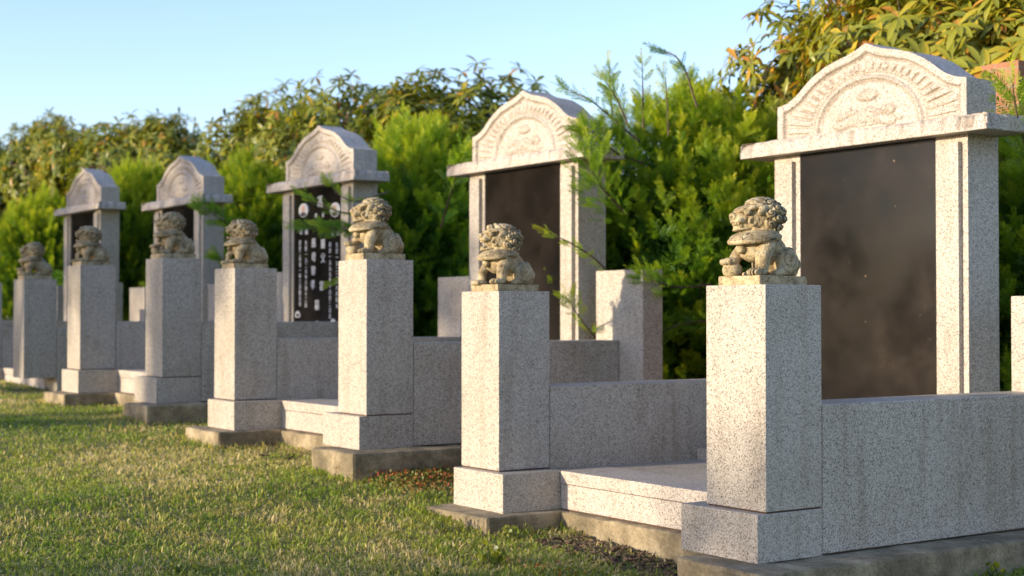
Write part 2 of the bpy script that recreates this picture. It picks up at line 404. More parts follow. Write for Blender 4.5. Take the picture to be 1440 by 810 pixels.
def pediment_mesh():
    U, Zc, h, dirt = relief(); ny, nx = U.shape
    yf = -h
    # keep outline vertices on the rim plane
    vf = np.stack([U, yf, Zc], -1).reshape(-1, 3); idx = np.arange(ny * nx).reshape(ny, nx)
    faces = np.stack([idx[:-1, :-1], idx[:-1, 1:], idx[1:, 1:], idx[1:, :-1]], -1).reshape(-1, 4)
    loop = np.concatenate([idx[0, :], idx[1:, -1], idx[-1, -2::-1], idx[-2:0:-1, 0]])
    b1 = vf[loop].copy(); b1[:, 1] = .004 - .016
    n0 = len(vf); rings = []; verts = [vf]
    prev = loop
    cen = np.array([0, 0, 1.03])
    for dy in (.0, .21):
        r_ = vf[loop].copy(); r_[:, 1] = dy
        ids = n0 + np.arange(len(loop)); n0 += len(loop); verts.append(r_)
        faces = np.vstack([faces, np.stack([prev, ids, np.roll(ids, -1), np.roll(prev, -1)], -1)]); prev = ids
    # back cap: strips between bottom and top rows
    verts = np.vstack(verts)
    back = prev; nb = nx
    bot = back[:nx]; topr = back[nx + (ny - 1) - 1: nx + (ny - 1) - 1 + nx][::-1]
    faces = np.vstack([faces, np.stack([bot[:-1], topr[:-1], topr[1:], bot[1:]], -1)])
    return mesh_np('pediment', verts, faces, np.concatenate([dirt.ravel(), np.zeros(len(verts) - dirt.size)]))
def cap_mesh():
    """slab with rock-pitched front and side edges"""
    hw, y0, y1, z0, z1 = .842, 1.704, 2.045, .764, CAPT
    per = []
    st = .0085
    for x in np.arange(-hw, hw, st): per.append((x, y0, 0, -1))
    for y in np.arange(y0, y1, st): per.append((hw, y, 1, 0))
    for x in np.arange(hw, -hw, -st): per.append((x, y1, 0, 1))
    for y in np.arange(y1, y0, -st): per.append((-hw, y, -1, 0))
    per = np.array(per); s = np.arange(len(per)) * st
    rows = [0, .08, .2, .35, .5, .65, .8, .92, 1.0]
    verts = []
    ncell = vnoise(s, s * 0 + 3, 15) ; big = vnoise(s, s * 0 + 9, 5)
    for v in rows:
        z = z0 + (z1 - z0) * v
        top = np.clip((v - .3) / .7, 0, 1)
        sc_ = 1 - (1 - np.abs(np.sin(s * 30 + 13 * big + 3 * ncell)) ** .45) * (.25 + .75 * vnoise(s, s * 0 + 33, 9))            # conchoidal scoops
        off = -(.001 + top ** 2.5 * (.012 + .012 * ncell) + .034 * (1 - sc_) * min(1., v * 2.2)) + .007 * (vnoise(s + v * 3, s * 0 + v * 5, 60) - .5) * (v > .1)
        zz = z - top * (.010 * ncell + .010 * (1 - sc_)) * (v > .85)
        verts.append(np.stack([per[:, 0] + per[:, 2] * off, per[:, 1] + per[:, 3] * off, np.full(len(per), 0.) + zz], -1))
    n = len(per); R_ = len(rows); faces = []
    for r_ in range(R_ - 1):
        a = np.arange(n) + r_ * n; b = a + n
        faces.append(np.stack([a, np.roll(a, -1), np.roll(b, -1), b], -1))
    top = verts[-1].copy(); inn = top.copy(); inn[:, 0] *= .93; inn[:, 1] = (inn[:, 1] - 1.88) * .8 + 1.88; inn[:, 2] = z1
    verts.append(inn); a = np.arange(n) + (R_ - 1) * n; b = a + n
    faces.append(np.stack([a, np.roll(a, -1), np.roll(b, -1), b], -1))
    V = np.vstack(verts); dv = [np.clip((1 - sc_) * 1.8 - .25, 0, 1) * .9 * (vnoise(s, s * 0 + 21, 6) > .36) * (.3 + .7 * (v > .15)) for v in rows] + [s * 0]
    me = mesh_np('cap', V, np.vstack(faces), np.concatenate(dv))
    bm = bmesh.new(); bm.from_mesh(me); bm.verts.ensure_lookup_table()
    bm.faces.new([bm.verts[i] for i in range(n)][::-1]); bm.faces.new([bm.verts[R_ * n + i] for i in range(n)])
    bm.to_mesh(me); bm.free()
    return me
MX = [-1.107, -4.255, -7.385, -10.59, -13.70]; MZ = [0, .148, .238, .262, .38]
mlab = ['largest granite monument with a blank brown black panel, nearest at right',
        'granite monument with a blank dark panel behind the open mouth lion',
        'granite monument whose black panel carries white lettering and two oval portraits',
        'arched granite monument with shaded blank panel, second from the left',
        'smallest looking arched granite monument, leftmost in the row']
BOT = -1.0
def make_monument(i):
    t = thing('grave_monument', mlab[i], 'monument', (MX[i], 0, MZ[i]), 'arched granite grave monuments in a row')
    for s in (-1, 1):
        a, b_ = (.464, .660) if s > 0 else (-.660, -.464)
        c = obj('column', box(a, b_, 1.795, 2.03, BOT, .7645, .004), M['granite'], t)
        bm = box(a + .034, b_ - .034, 1.765, 1.80, BOT, .728, .007, None, 2)
        obj('raised_panel', bm, M['granite'], c)
    obj('inscription_panel', box(-.4635, .4635, 1.800, 1.98, BOT + .12, .759, .002), M['panel'], t)
    c = obj('cap_slab', cap_mesh(), M['carved'], t)
    pm = pediment_mesh(); c = obj('pediment', pm, M['carved'], t, True); c.location = (0, 1.822, 0)
    obj('plinth_base', box(-.76, .75, 1.30, 1.80, -1.2, -.845 , .004), M['granite'], t)
    return t
m0 = make_monument(0); mons = [m0]
for i in range(1, 5): mons.append(copy_tree(m0, (MX[i], 0, MZ[i]), mlab[i]))
for p in pillars: pass
# split shading on smooth pediment is hidden by the crisp rim; keep flats flat by angle
for o in bpy.data.objects:
    if o.name.startswith('pediment') and o.type == 'MESH' and o.data.users:
        me = o.data
        yz = np.zeros(len(me.polygons) * 3, np.float32); me.polygons.foreach_get('normal', yz); yz = yz.reshape(-1, 3)
        me.polygons.foreach_set('use_smooth', (np.abs(yz[:, 1]) > .2).tolist())
        break
# inscription on the third monument
t = mons[2]
pan = [c for c in t.children if c.name.startswith('inscription_panel')][0]
def text_mesh(s, size, sx=1.0):
    cu = bpy.data.curves.new('t', 'FONT'); cu.body = s; cu.size = size; cu.align_x = 'CENTER'; cu.align_y = 'CENTER'; cu.extrude = .0015
    o = bpy.data.objects.new('t', cu); C.objects.link(o)
    dg = bpy.context.evaluated_depsgraph_get(); me = bpy.data.meshes.new_from_object(o.evaluated_get(dg))
    bpy.data.objects.remove(o); bpy.data.curves.remove(cu); return me
def uz(px, py):      # photo pixel on the lettered panel -> panel coordinates
    u = (px - 443.6) / 62.0 * .92; z = .76 - (py - 259 + (u) * 19) / 161.5
    return u, z
def put(s, px, py, hpx, wpx=None):
    u, z = uz(px, py); size = hpx / 161.5 * .98
    me = text_mesh(s, size); tb = bmesh.new(); tb.from_mesh(me)
    bpy.data.meshes.remove(me)
    for v in tb.verts: v.co = Vector((u + v.co.x * .95, 1.7985 - v.co.z, z + v.co.y))
    obj('lettering', tb, M['white_paint'], pan)
put('馮', 447, 279.5, 19)
put('廣', 442, 299, 7); put('東', 451, 297, 7)
for s, px, py in (('慈', 439, 339), ('母', 439, 359), ('黎', 438.5, 378.5), ('孝', 438, 398.5), ('嚴', 451, 338), ('父', 451, 358), ('霍', 449.5, 397.5)): put(s, px, py, 15)
put('墓', 443.5, 426, 16)
for s, px, py in (('民', 422.5, 325), ('國', 429.5, 324), ('台', 463, 320), ('山', 470, 319)): put(s, px, py, 10)
for col, px, y0, dy in (('終於二零零一年三月初五日', 421, 341.5, 8.0), ('生於一九二八年六月十二日', 429, 340.5, 8.1), ('終於一九九七年十月廿二日吉', 460, 337, 8.3), ('生於一九二二年八月初九', 468.5, 336, 8.4)):
    for j, ch in enumerate(col): put(ch, px, y0 + j * dy, 7.6)
def oval(px, py, rx, rz, depth, name, mat, par, dz=0, du=0, y=1.7985):
    u, z = uz(px, py); bm = bmesh.new(); f = []
    b = bmesh.new()
    vs = [bm.verts.new((u + du + rx * math.cos(a), y, z + dz + rz * math.sin(a))) for a in np.linspace(0, 2 * math.pi, 33)[:-1]]
    fa = bm.faces.new(vs); r = bmesh.ops.extrude_face_region(bm, geom=[fa])
    for e in r['geom']:
        if isinstance(e, bmesh.types.BMVert): e.co.y -= depth
    bmesh.ops.recalc_face_normals(bm, faces=bm.faces[:])
    return obj(name, bm, mat, par)
for px, py in ((426.5, 293.5), (467, 287)):
    po = oval(px, py, .088, .062 + .0, .010, 'oval_portrait', M['ceramic'], pan)
    po2 = oval(px, py, .040, .032, .003, 'portrait_face', M['photo_skin'], pan, .014, 0, 1.788)
    po3 = oval(px, py, .055, .020, .002, 'portrait_coat', M['photo_dark'], pan, -.036, 0, 1.788)
# white lotus decoration at the foot of the panel
for px, py, s in ((418, 450, 1.), (443.6, 455, .8), (464, 448, 1.)):
    u, z = uz(px, py); lot = bmesh.new(); bb = lot.verts.new((u, 1.797, z))
    for a in np.linspace(-1.15, 1.15, 7):
        L, wd = .065 * s, .013 * s; d = Vector((math.sin(a), 0, math.cos(a))); q = Vector((d.z, 0, -d.x)); b0 = Vector((u, 1.797, z))
        ps = [b0, b0 + d * L * .5 + q * wd, b0 + d * L, b0 + d * L * .5 - q * wd]
        f1 = lot.faces.new([bb] + [lot.verts.new(p) for p in ps[1:]])
        r = bmesh.ops.extrude_face_region(lot, geom=[f1])
        for e in r['geom']:
            if isinstance(e, bmesh.types.BMVert): e.co.y += .01
    obj('lotus_carving', lot, M['white_paint'], pan)
# ------------------------------------------------------------------ guardian lions
def ell(bm, c, r, rot=(0, 0, 0), base=None, sub=3):
    m = Matrix.Translation(c) @ Matrix.Rotation(rot[2], 4, 'Z') @ Matrix.Rotation(rot[1], 4, 'Y') @ Matrix.Rotation(rot[0], 4, 'X') @ Matrix.Diagonal((*r, 1))
    if base: m = base @ m
    bmesh.ops.create_icosphere(bm, subdivisions=sub, radius=1, matrix=m)
def limb(bm, pts, base=None):
    for (a, ra), (b, rb) in zip(pts[:-1], pts[1:]):
        a, b = Vector(a), Vector(b); n = max(2, int((b - a).length / (min(ra, rb) * .3)))
        for k in range(n + 1):
            t = k / n; ell(bm, a.lerp(b, t), (ra + (rb - ra) * t,) * 3, base=base, sub=2)
def lion_mesh(open_mouth, seed):
    bm = bmesh.new(); carve = []
    yaw = R(-24 if not open_mouth else -27)
    Hm = Matrix.Translation((.030, 0, .236)) @ Matrix.Rotation(yaw, 4, 'Z') @ Matrix.Rotation(R(2 if not open_mouth else -6), 4, 'Y')
    # torso
    ell(bm, (.050, 0, .112), (.058, .066, .055))
    limb(bm, [((.035, 0, .155), .062), ((-.035, 0, .105), .070), ((-.070, 0, .062), .060)])
    limb(bm, [((-.02, 0, .17), .045), ((-.09, 0, .09), .045)])
    # ruff
    ell(bm, (.048, 0, .166), (.106, .098, .028), (0, R(10), 0))
    for a in np.linspace(-2.6, 2.6, 60):
        ell(bm, (.046 + .100 * math.cos(a), .094 * math.sin(a), .152 - .014 * math.cos(a)), (.014, .014, .013), sub=2)
    ell(bm, (.118, -.006, .112), (.020, .021, .021)); ell(bm, (.112, -.004, .135), (.014, .02, .012))
    # haunches, hind paws, tail
    for s in (1, -1):
        ell(bm, (-.068, s * .064, .058), (.060, .040, .060), (0, R(-12), 0))
        limb(bm, [((-.055, s * .078, .03), .026), ((-.005, s * .082, .016), .018)])
        for k in range(4): ell(bm, (.012, s * (.066 + k * .010), .012), (.014, .0065, .011), sub=2)
        ell(bm, (.040, s * .062, .128), (.040, .032, .034))                    # shoulder
    for k, (z, y) in enumerate(((.03, 0), (.052, .018), (.052, -.018), (.078, .006), (.095, -.004))): ell(bm, (-.134 + .004 * k, y + .030, z), (.024, .028, .030))
    # near front leg standing on the plinth
    limb(bm, [((.050, .070, .118), .036), ((.076, .078, .078), .033), ((.080, .076, .030), .027)])
    ell(bm, (.098, .074, .016), (.040, .031, .017))
    for k in range(4): ell(bm, (.130 - .004 * abs(k - 1.5), .052 + k * .0148, .015), (.016, .0082, .014), sub=2)
    for k in range(4): ell(bm, (.116, .052 + k * .0148, .024), (.014, .007, .009), sub=2)
    # far front leg, paw lifted on a ball
    limb(bm, [((.052, -.066, .112), .030), ((.086, -.066, .082), .026), ((.108, -.064, .062), .020)])
    if not open_mouth: ell(bm, (.112, -.062, .028), (.041, .041, .036))
    else: limb(bm, [((.100, -.064, .070), .022), ((.106, -.064, .022), .022)])
    pz = .066 if not open_mouth else .016
    ell(bm, (.120, -.062, pz - .004), (.040, .036, .017))
    for k in range(4): ell(bm, (.151 - .004 * abs(k - 1.5), -.085 + k * .0150, pz - .006), (.014, .0082, .014), sub=2)
    # head
    B = Hm
    ell(bm, (-.005, 0, -.002), (.078, .066, .060), base=B)
    ell(bm, (-.03, 0, -.035), (.06, .062, .035), base=B)
    jaw = .014 if open_mouth else .0
    ell(bm, (.050, 0, -.022), (.036, .036, .022), base=B)
    ell(bm, (.066, 0, .004), (.046, .046, .024), base=B)                     # upper muzzle
    ell(bm, (.078, 0, -.008), (.036, .044, .013), base=B)
    ell(bm, (.104, 0, .014), (.016, .024, .014), base=B)                     # nose
    for s in (1, -1):
        ell(bm, (.104, s * .019, .008), (.012, .011, .011), base=B, sub=2)
        ell(bm, (.085, s * .036, -.006), (.020, .013, .012), (0, 0, s * .3), base=B, sub=2)   # whisker lobes
        ell(bm, (.060, s * .052, .026), (.0160, .0135, .0150), base=B, sub=2)     # eyes
        ell(bm, (.058, s * .040, .044), (.030, .022, .010), (s * R(-14), R(16), 0), base=B, sub=2)  # brow
        # curled lip corner
        for a in range(10):
            an = a / 10 * 5.2; ell(bm, (.040 + .014 * math.cos(an), s * .053, -.014 - jaw * .4 + .014 * math.sin(an)), (.0065,) * 3, base=B, sub=2)
        # ear
        ell(bm, (-.004, s * .066, .032), (.036, .014, .019), (0, R(32), s * R(24)), base=B)
        ell(bm, (-.03, s * .062, .046), (.018, .010, .012), (0, R(32), 0), base=B, sub=2)
    ell(bm, (.062, 0, -.040 - jaw), (.046, .040, .010), (0, R(6 if not open_mouth else 14), 0), base=B)   # lower jaw
    ell(bm, (.085, 0, -.036 - jaw * 1.3), (.018, .034, .008), base=B)
    for k in range(7):
        y = (k - 3) * .010
        ell(bm, (.104 - .0012 * (k - 3) ** 2, y, -.020), (.004, .0042, .006), base=B, sub=1)
        ell(bm, (.100 - .0012 * (k - 3) ** 2, y, -.029 - jaw * 1.3), (.004, .0042, .005), base=B, sub=1)
    # domed cap over the brow
    ell(bm, (.010, 0, .050), (.090, .074, .020), (0, R(15), 0), base=B)
    for a in np.linspace(-1.25, 1.25, 26): ell(bm, (.010 + .082 * math.cos(a), .068 * math.sin(a), .050 - .020 * math.cos(a)), (.009, .009, .008), base=B, sub=2)
    ell(bm, (-.010, 0, .064), (.062, .058, .026), (0, R(4), 0), base=B)
    if open_mouth:
        for k in range(5): ell(bm, (.06 - k * .028, 0, .060 + .012 * math.sin(k * .9)), (.022, .03, .018), base=B)
    # mane: rows of snail curls
    rr = random.Random(seed)
    for row, (xx, n, rad, zc) in enumerate(((-.030, 9, .074, .005), (-.058, 9, .068, .005), (-.082, 7, .052, .004), (-.098, 4, .028, .004))):
        for k in range(n):
            a = -1.05 + (math.pi + 2.1) * (k + .5 * (row % 2)) / (n - .5 if row < 3 else n)
            p = Vector((xx + rr.uniform(-.003, .003), rad * math.cos(a), zc + rad * .88 * math.sin(a)))
            ell(bm, p, (.0205, .0205, .0190), base=B, sub=2)
            carve.append((B @ p, .0205))
    me = bpy.data.meshes.new('lion'); bm.to_mesh(me); bm.free()
    o = bpy.data.objects.new('tmp', me); C.objects.link(o)
    md = o.modifiers.new('r', 'REMESH'); md.mode = 'VOXEL'; md.voxel_size = .0020; md.adaptivity = 0
    s = o.modifiers.new('s', 'SMOOTH'); s.iterations = 1; s.factor = .5
    dg = bpy.context.evaluated_depsgraph_get(); me2 = bpy.data.meshes.new_from_object(o.evaluated_get(dg))
    bpy.data.objects.remove(o); bpy.data.meshes.remove(me)
    n = len(me2.vertices); co = np.zeros(n * 3); me2.vertices.foreach_get('co', co); co = co.reshape(-1, 3)
    no = np.zeros(n * 3); me2.vertices.foreach_get('normal', no); no = no.reshape(-1, 3)
    disp = np.zeros(n)
    for p, r_ in carve:                                  # spiral groove on each curl
        d = co - np.array(p); L = np.linalg.norm(d, axis=1); near = L < r_ * 1.25
        if not near.any(): continue
        out = np.array(p) - np.array(Hm @ Vector((-.03, 0, 0))); out /= np.linalg.norm(out) + 1e-9
        e1 = np.cross(out, [0, 0, 1.]); e1 /= np.linalg.norm(e1) + 1e-9; e2 = np.cross(out, e1)
        a = np.arctan2(d[near] @ e2, d[near] @ e1); q = np.linalg.norm(d[near] - np.outer(d[near] @ out, out), axis=1) / r_
        disp[near] -= .0038 * (np.cos(a + q * 9) > .35) * (q < .95)
    # engraved folds on ruff, eyelids and pits
    for v in range(0): pass
    hl = (np.array(Hm.inverted())[:3, :3] @ co.T).T + np.array(Hm.inverted())[:3, 3]
    for s_ in (1, -1):
        e = hl - np.array([.068, s_ * .050, .026]); q = np.linalg.norm(e, axis=1); disp -= .005 * np.exp(-(q / .0042) ** 2)
        e = hl - np.array([.115, s_ * .017, .008]); q = np.linalg.norm(e, axis=1); disp -= .005 * np.exp(-(q / .005) ** 2)
    for s_ in (1, -1):
        for a in range(26):      # mouth corner line and eye lid
            t_ = a / 25; e = hl - np.array([.045 + .055 * t_, s_ * (.052 - .012 * t_ ** 2), -.022 - jaw * .6]); q = np.linalg.norm(e, axis=1); disp = np.minimum(disp, -.0045 * np.exp(-(q / .0032) ** 2))
            an = .4 + 2.4 * t_; e = hl - np.array([.060 + .019 * math.cos(an), s_ * .058, .026 + .016 * math.sin(an)]); q = np.linalg.norm(e, axis=1); disp = np.minimum(disp, -.003 * np.exp(-(q / .0030) ** 2))
            e = hl - np.array([.020 - .01 * t_, s_ * .066, .03 - .06 * t_]); q = np.linalg.norm(e, axis=1); disp = np.minimum(disp, -.0035 * np.exp(-(q / .0035) ** 2))
    for yy in (.0595, .074, .0885):   # toe clefts
        e = np.stack([np.clip(np.abs(co[:, 0] - .118) - .022, 0, 9), co[:, 1] - yy, np.clip(np.abs(co[:, 2] - .018) - .016, 0, 9)], -1); q = np.linalg.norm(e, axis=1); disp = np.minimum(disp, -.0035 * np.exp(-(q / .0022) ** 2))
    fold = np.sin((co[:, 0] * .6 + co[:, 2] * 3.0 + .3 * np.sin(co[:, 1] * 40)) * 130)
    mask = (np.abs(co[:, 2] - .166) < .022) & (np.hypot(co[:, 0] - .048, co[:, 1]) > .055)
    disp -= .0020 * (fold > .5) * mask
    cap = (hl[:, 2] > .052) & (hl[:, 0] > -.03)
    disp -= .0015 * (np.sin(np.hypot(hl[:, 0] + .06, hl[:, 1]) * 300) > .4) * cap
    curl = np.sin(np.hypot(co[:, 0] + .06, co[:, 2] - .07) * 260); mh = (np.abs(co[:, 1]) > .085) & (co[:, 0] < -.02)
    disp -= .0010 * (curl > .5) * mh
    nz_ = np.array([mnoise.noise(Vector(c * 90)) + .6 * mnoise.noise(Vector(c * 210)) for c in co]); disp += .0009 * nz_
    co = co + no * disp[:, None]
    co[:, 2] = np.maximum(co[:, 2], -.004)
    # lion frame (forward, left, up) -> world: forward = -Y, left = +X
    wco = np.stack([co[:, 1], -co[:, 0], co[:, 2]], -1)
    me2.vertices.foreach_set('co', wco.astype(np.float32).ravel()); me2.update()
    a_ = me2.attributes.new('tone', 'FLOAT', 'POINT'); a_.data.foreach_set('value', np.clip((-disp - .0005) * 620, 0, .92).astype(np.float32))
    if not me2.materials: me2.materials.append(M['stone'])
    me2.polygons.foreach_set('use_smooth', [True] * len(me2.polygons))
    return me2
lion_meshes = {False: lion_mesh(False, 1), True: lion_mesh(True, 2)}
llab = {8: 'weathered stone guardian lion with closed mouth and paw on a ball, nearest the camera',
 7: 'stone guardian lion with open mouth, on the second nearest pillar',
 6: 'stone guardian lion just right of the lettered black panel, third from the right',
 5: 'stone guardian lion left of the lettered black panel, fourth from the right',
 4: 'stone guardian lion before the dark panel of the second monument from the left',
 3: 'stone guardian lion sixth from the right, before the leftmost monument',
 2: 'leftmost and farthest stone guardian lion, on the short pillar'}
lions = {}
for k in range(8, 1, -1):
    om = k % 2 == 1
    if om not in lions:
        t = thing('guardian_lion', llab[k], 'lion statue', (0, 0, 0), 'carved stone guardian lions on the gate pillars')
        b = obj('body', lion_meshes[om], None, t); b.location = (0, 0, .034)
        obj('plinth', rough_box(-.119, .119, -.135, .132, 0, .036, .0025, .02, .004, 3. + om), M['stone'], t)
        lions[om] = t
    else: t = copy_tree(lions[om])
    t.location = (PX[k] - W_ / 2, D_ / 2, PZ[k] + .0005); t['label'] = llab[k]
    t.rotation_euler = (0, 0, R({8: 0, 7: 2, 6: -3, 5: -4, 4: 3, 3: 0, 2: -3}[k])); sc_ = {8: 1, 7: .97, 6: 1.03, 5: .95, 4: 1.0, 3: .97, 2: 1}[k]; t.scale = (sc_,) * 3

# ------------------------------------------------------------------ vegetation helpers
f_ = 2071.0
_fw = np.array([-math.sin(YAW) * math.cos(PIT), math.cos(YAW) * math.cos(PIT), math.sin(PIT)])
_r = np.array([math.cos(YAW), math.sin(YAW), 0]); _u = np.cross(_r, _fw); _c = np.array(CAM)
def at(px, py, ax, val):
    """world point seen at a photograph pixel where coordinate ax equals val (used to measure positions)"""
    d = _fw + _r * (px - 720) / f_ + _u * (405 - py) / f_
    return _c + d * ((val - _c[ax]) / d[ax])
def norm(a): return a / (np.linalg.norm(a, axis=-1, keepdims=True) + 1e-9)
def frames(D, roll):
    """(n,3,3) matrices whose columns are x,y,z with z=D"""
    D = norm(D); a = np.where(np.abs(D[:, 2:3]) > .95, np.array([[1., 0, 0]]), np.array([[0, 0, 1.]]))
    X = norm(np.cross(a, D)); Y = np.cross(D, X); c, s = np.cos(roll)[:, None], np.sin(roll)[:, None]
    return np.stack([X * c + Y * s, -X * s + Y * c, D], -1)
def scatter(T, F, P, D, S, roll, tone, ttone=None):
    """template verts T (k,3), faces F (m,q) placed n times"""
    Rm = frames(D, roll); V = np.einsum('nij,kj->nki', Rm, T) * S[:, None, None] + P[:, None, :]
    n, k = len(P), len(T); Fa = (F[None] + (np.arange(n) * k)[:, None, None]).reshape(-1, F.shape[1])
    tn = np.repeat(tone[:, None], k, 1)
    if ttone is not None: tn = tn + ttone[None]
    return V.reshape(-1, 3), Fa, np.clip(tn.ravel(), 0, 1)
def merge(parts):
    o = 0; Vs, Fs, Ts = [], [], []
    for V, F, T in parts: Vs.append(V); Fs.append(F + o); Ts.append(T); o += len(V)
    return np.vstack(Vs), np.vstack(Fs), np.concatenate(Ts)
def tube_np(pts, rads, k=6):
    pts = np.asarray(pts, float); n = len(pts); t = np.gradient(pts, axis=0); Fm = frames(t, np.zeros(n))
    a = np.linspace(0, 2 * math.pi, k + 1)[:-1]; ring = np.stack([np.cos(a), np.sin(a), 0 * a], -1)
    V = np.einsum('nij,kj->nki', Fm, ring) * np.asarray(rads)[:, None, None] + pts[:, None]
    idx = np.arange(n * k).reshape(n, k); q = np.stack([idx[:-1], np.roll(idx, -1, 1)[:-1], np.roll(idx, -1, 1)[1:], idx[1:]], -1).reshape(-1, 4)
    return V.reshape(-1, 3), q, np.zeros(n * k)
# yew sprig template: length 1
def sprig_template(n=26, seed=1):
    r = np.random.default_rng(seed); V, F, T = [], [], []
    for i in range(n):
        t = .06 + .94 * i / n; side = 1 if i % 2 else -1
        fwd = R(38 + 22 * (1 - t) + r.uniform(-8, 8)); el = r.uniform(-.5, .75)
        d = np.array([side * math.sin(fwd) * math.cos(el), math.sin(fwd) * math.sin(el), math.cos(fwd)])
        L = (.27 if t < .85 else .18) * r.uniform(.85, 1.15); q = norm(np.cross(d, [0, 1, .3]))
        b = np.array([0, 0, t]); wd = .025
        k = len(V); V += [b, b + d * L * .45 + q * wd, b + d * L, b + d * L * .45 - q * wd]; F.append([k, k + 1, k + 2, k + 3]); T += [0 + .25 * (t - .5)] * 4
    V += [np.array([-.008, 0, 0]), np.array([.008, 0, 0]), np.array([.003, 0, 1.02]), np.array([-.003, 0, 1.02])]; k = len(V) - 4; F.append([k, k + 1, k + 2, k + 3]); T += [-.1] * 4
    return np.array(V), np.array(F), np.array(T)
SP = [sprig_template(26, 1), sprig_template(22, 5)]
def plume(base, d, L, r, tone, dens=1.0):
    """one plume of yew: leader plus side sprigs -> lists P,D,S,tone"""
    d = norm(d); n = int((18 + 44 * L) * dens); P, D, S, T = [], [], [], []
    bend = r.normal(0, .15, 3); bend[2] = abs(bend[2]) * .4 + .15
    for i in range(n):
        t = (i + .5) / n; p = base + d * L * t + bend * L * t * t * .35
        a = r.uniform(0, 2 * math.pi); e = norm(np.cross(d, norm(np.array([math.cos(a), math.sin(a), .3])))) 
        dd = norm(d * (.55 + .5 * t) + e * (.95 - .35 * t) + np.array([0, 0, .18]))
        P.append(p); D.append(dd); S.append(r.uniform(.06, .105) * (1.05 - .3 * t)); T.append(tone + r.normal(0, .06) + .20 * t)
    P.append(base + d * L * .9 + bend * L * .3); D.append(norm(d + bend * .5)); S.append(.10); T.append(tone + .3)
    return P, D, S, T
def yew_mesh(name, seed, nplume=1050, upright=90, core=3000):
    """unit-ish bush: radius 1 in x, .8 in y, height 0..2.6"""
    r = np.random.default_rng(seed); P, D, S, T = [], [], [], []
    def surf(th, ph):
        x = math.cos(th) * math.cos(ph); y = math.sin(th) * math.cos(ph); z = math.sin(ph)
        lump = 1 + .20 * (vnoise(th * 2 + seed * 9, ph * 2 + 3, 1.1) - .5) + .28 * (vnoise(th * 2 + 7, ph * 2 + seed, 2.6) - .5)
        sq = (1 - .10 * max(0, z))
        return np.array([x * lump * sq, .8 * y * lump * sq, 1.25 + 1.3 * z * lump]), np.array([x, y / .8, z * .8])
    for i in range(nplume):
        th = r.uniform(0, 2 * math.pi); ph = math.asin(r.uniform(-.95, 1)); p, n_ = surf(th, ph)
        c = np.array([0, 0, 1.2]); f = r.uniform(.70, .96); p = c + (p - c) * f
        d = norm(norm(n_) * 1.0 + np.array([0, 0, r.uniform(.35, 1.1)]) + r.normal(0, .22, 3))
        tn = .26 + .16 * r.random() + (.20 if r.random() < .28 else 0) + .38 * max(0, n_[2]) ** 1.3  # sunlit tops painted into the tone: upward-facing plumes are yellower
        a = plume(p, d, r.uniform(.10, .22), r, tn)
        for q, s in zip((P, D, S, T), a): q += s
    for i in range(upright):
        th = r.uniform(0, 2 * math.pi); ph = r.uniform(.55, 1.5); p, n_ = surf(th, ph)
        p = np.array([0, 0, 1.2]) + (p - np.array([0, 0, 1.2])) * .92
        a = plume(p, np.array([n_[0] * .25, n_[1] * .25, 1]) + r.normal(0, .1, 3), r.uniform(.14, .28), r, .55, 1.)
        for q, s in zip((P, D, S, T), a): q += s
    P, D, S, T = map(np.array, (P, D, S, T))
    h = r.random(len(P)) < .5; parts = []
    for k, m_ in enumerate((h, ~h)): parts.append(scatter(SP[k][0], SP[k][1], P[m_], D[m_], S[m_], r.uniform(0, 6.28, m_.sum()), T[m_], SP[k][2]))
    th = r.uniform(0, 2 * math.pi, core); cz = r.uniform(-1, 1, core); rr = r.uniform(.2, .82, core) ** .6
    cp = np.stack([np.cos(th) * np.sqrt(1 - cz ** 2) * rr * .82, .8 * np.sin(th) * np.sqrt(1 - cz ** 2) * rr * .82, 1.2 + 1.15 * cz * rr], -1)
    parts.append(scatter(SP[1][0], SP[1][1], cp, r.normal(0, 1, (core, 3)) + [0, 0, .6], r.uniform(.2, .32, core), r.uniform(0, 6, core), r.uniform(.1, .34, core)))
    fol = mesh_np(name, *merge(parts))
    st = []
    for i in range(15):
        a = r.uniform(0, 6.28); e = r.uniform(.3, 1); tip = np.array([math.cos(a) * .75 * e, math.sin(a) * .6 * e, r.uniform(1.2, 2.3)]); ts_ = np.linspace(0, 1, 7)[:, None]
        pts = np.array([.12 * math.cos(a), .12 * math.sin(a), 0]) * (1 - ts_) + tip * ts_ + np.array([[0, 0, .25]]) * np.sin(ts_ * 3.1) + r.normal(0, .02, (7, 3))
        st.append(tube_np(pts, np.linspace(.028, .006, 7)))
    return fol, mesh_np(name + '_stems', *merge(st))
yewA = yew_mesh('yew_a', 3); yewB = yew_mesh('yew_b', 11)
def bush(name, label, cat, grp, meshes, mat, loc, scale, rz):
    t = thing(name, label, cat, loc, grp, rz); t.scale = scale
    a = obj('foliage', meshes[0], mat, t); b = obj('stems', meshes[1], M['bark'], t)
    return t
YG = 'yew shrubs between the monuments'
yews = {}
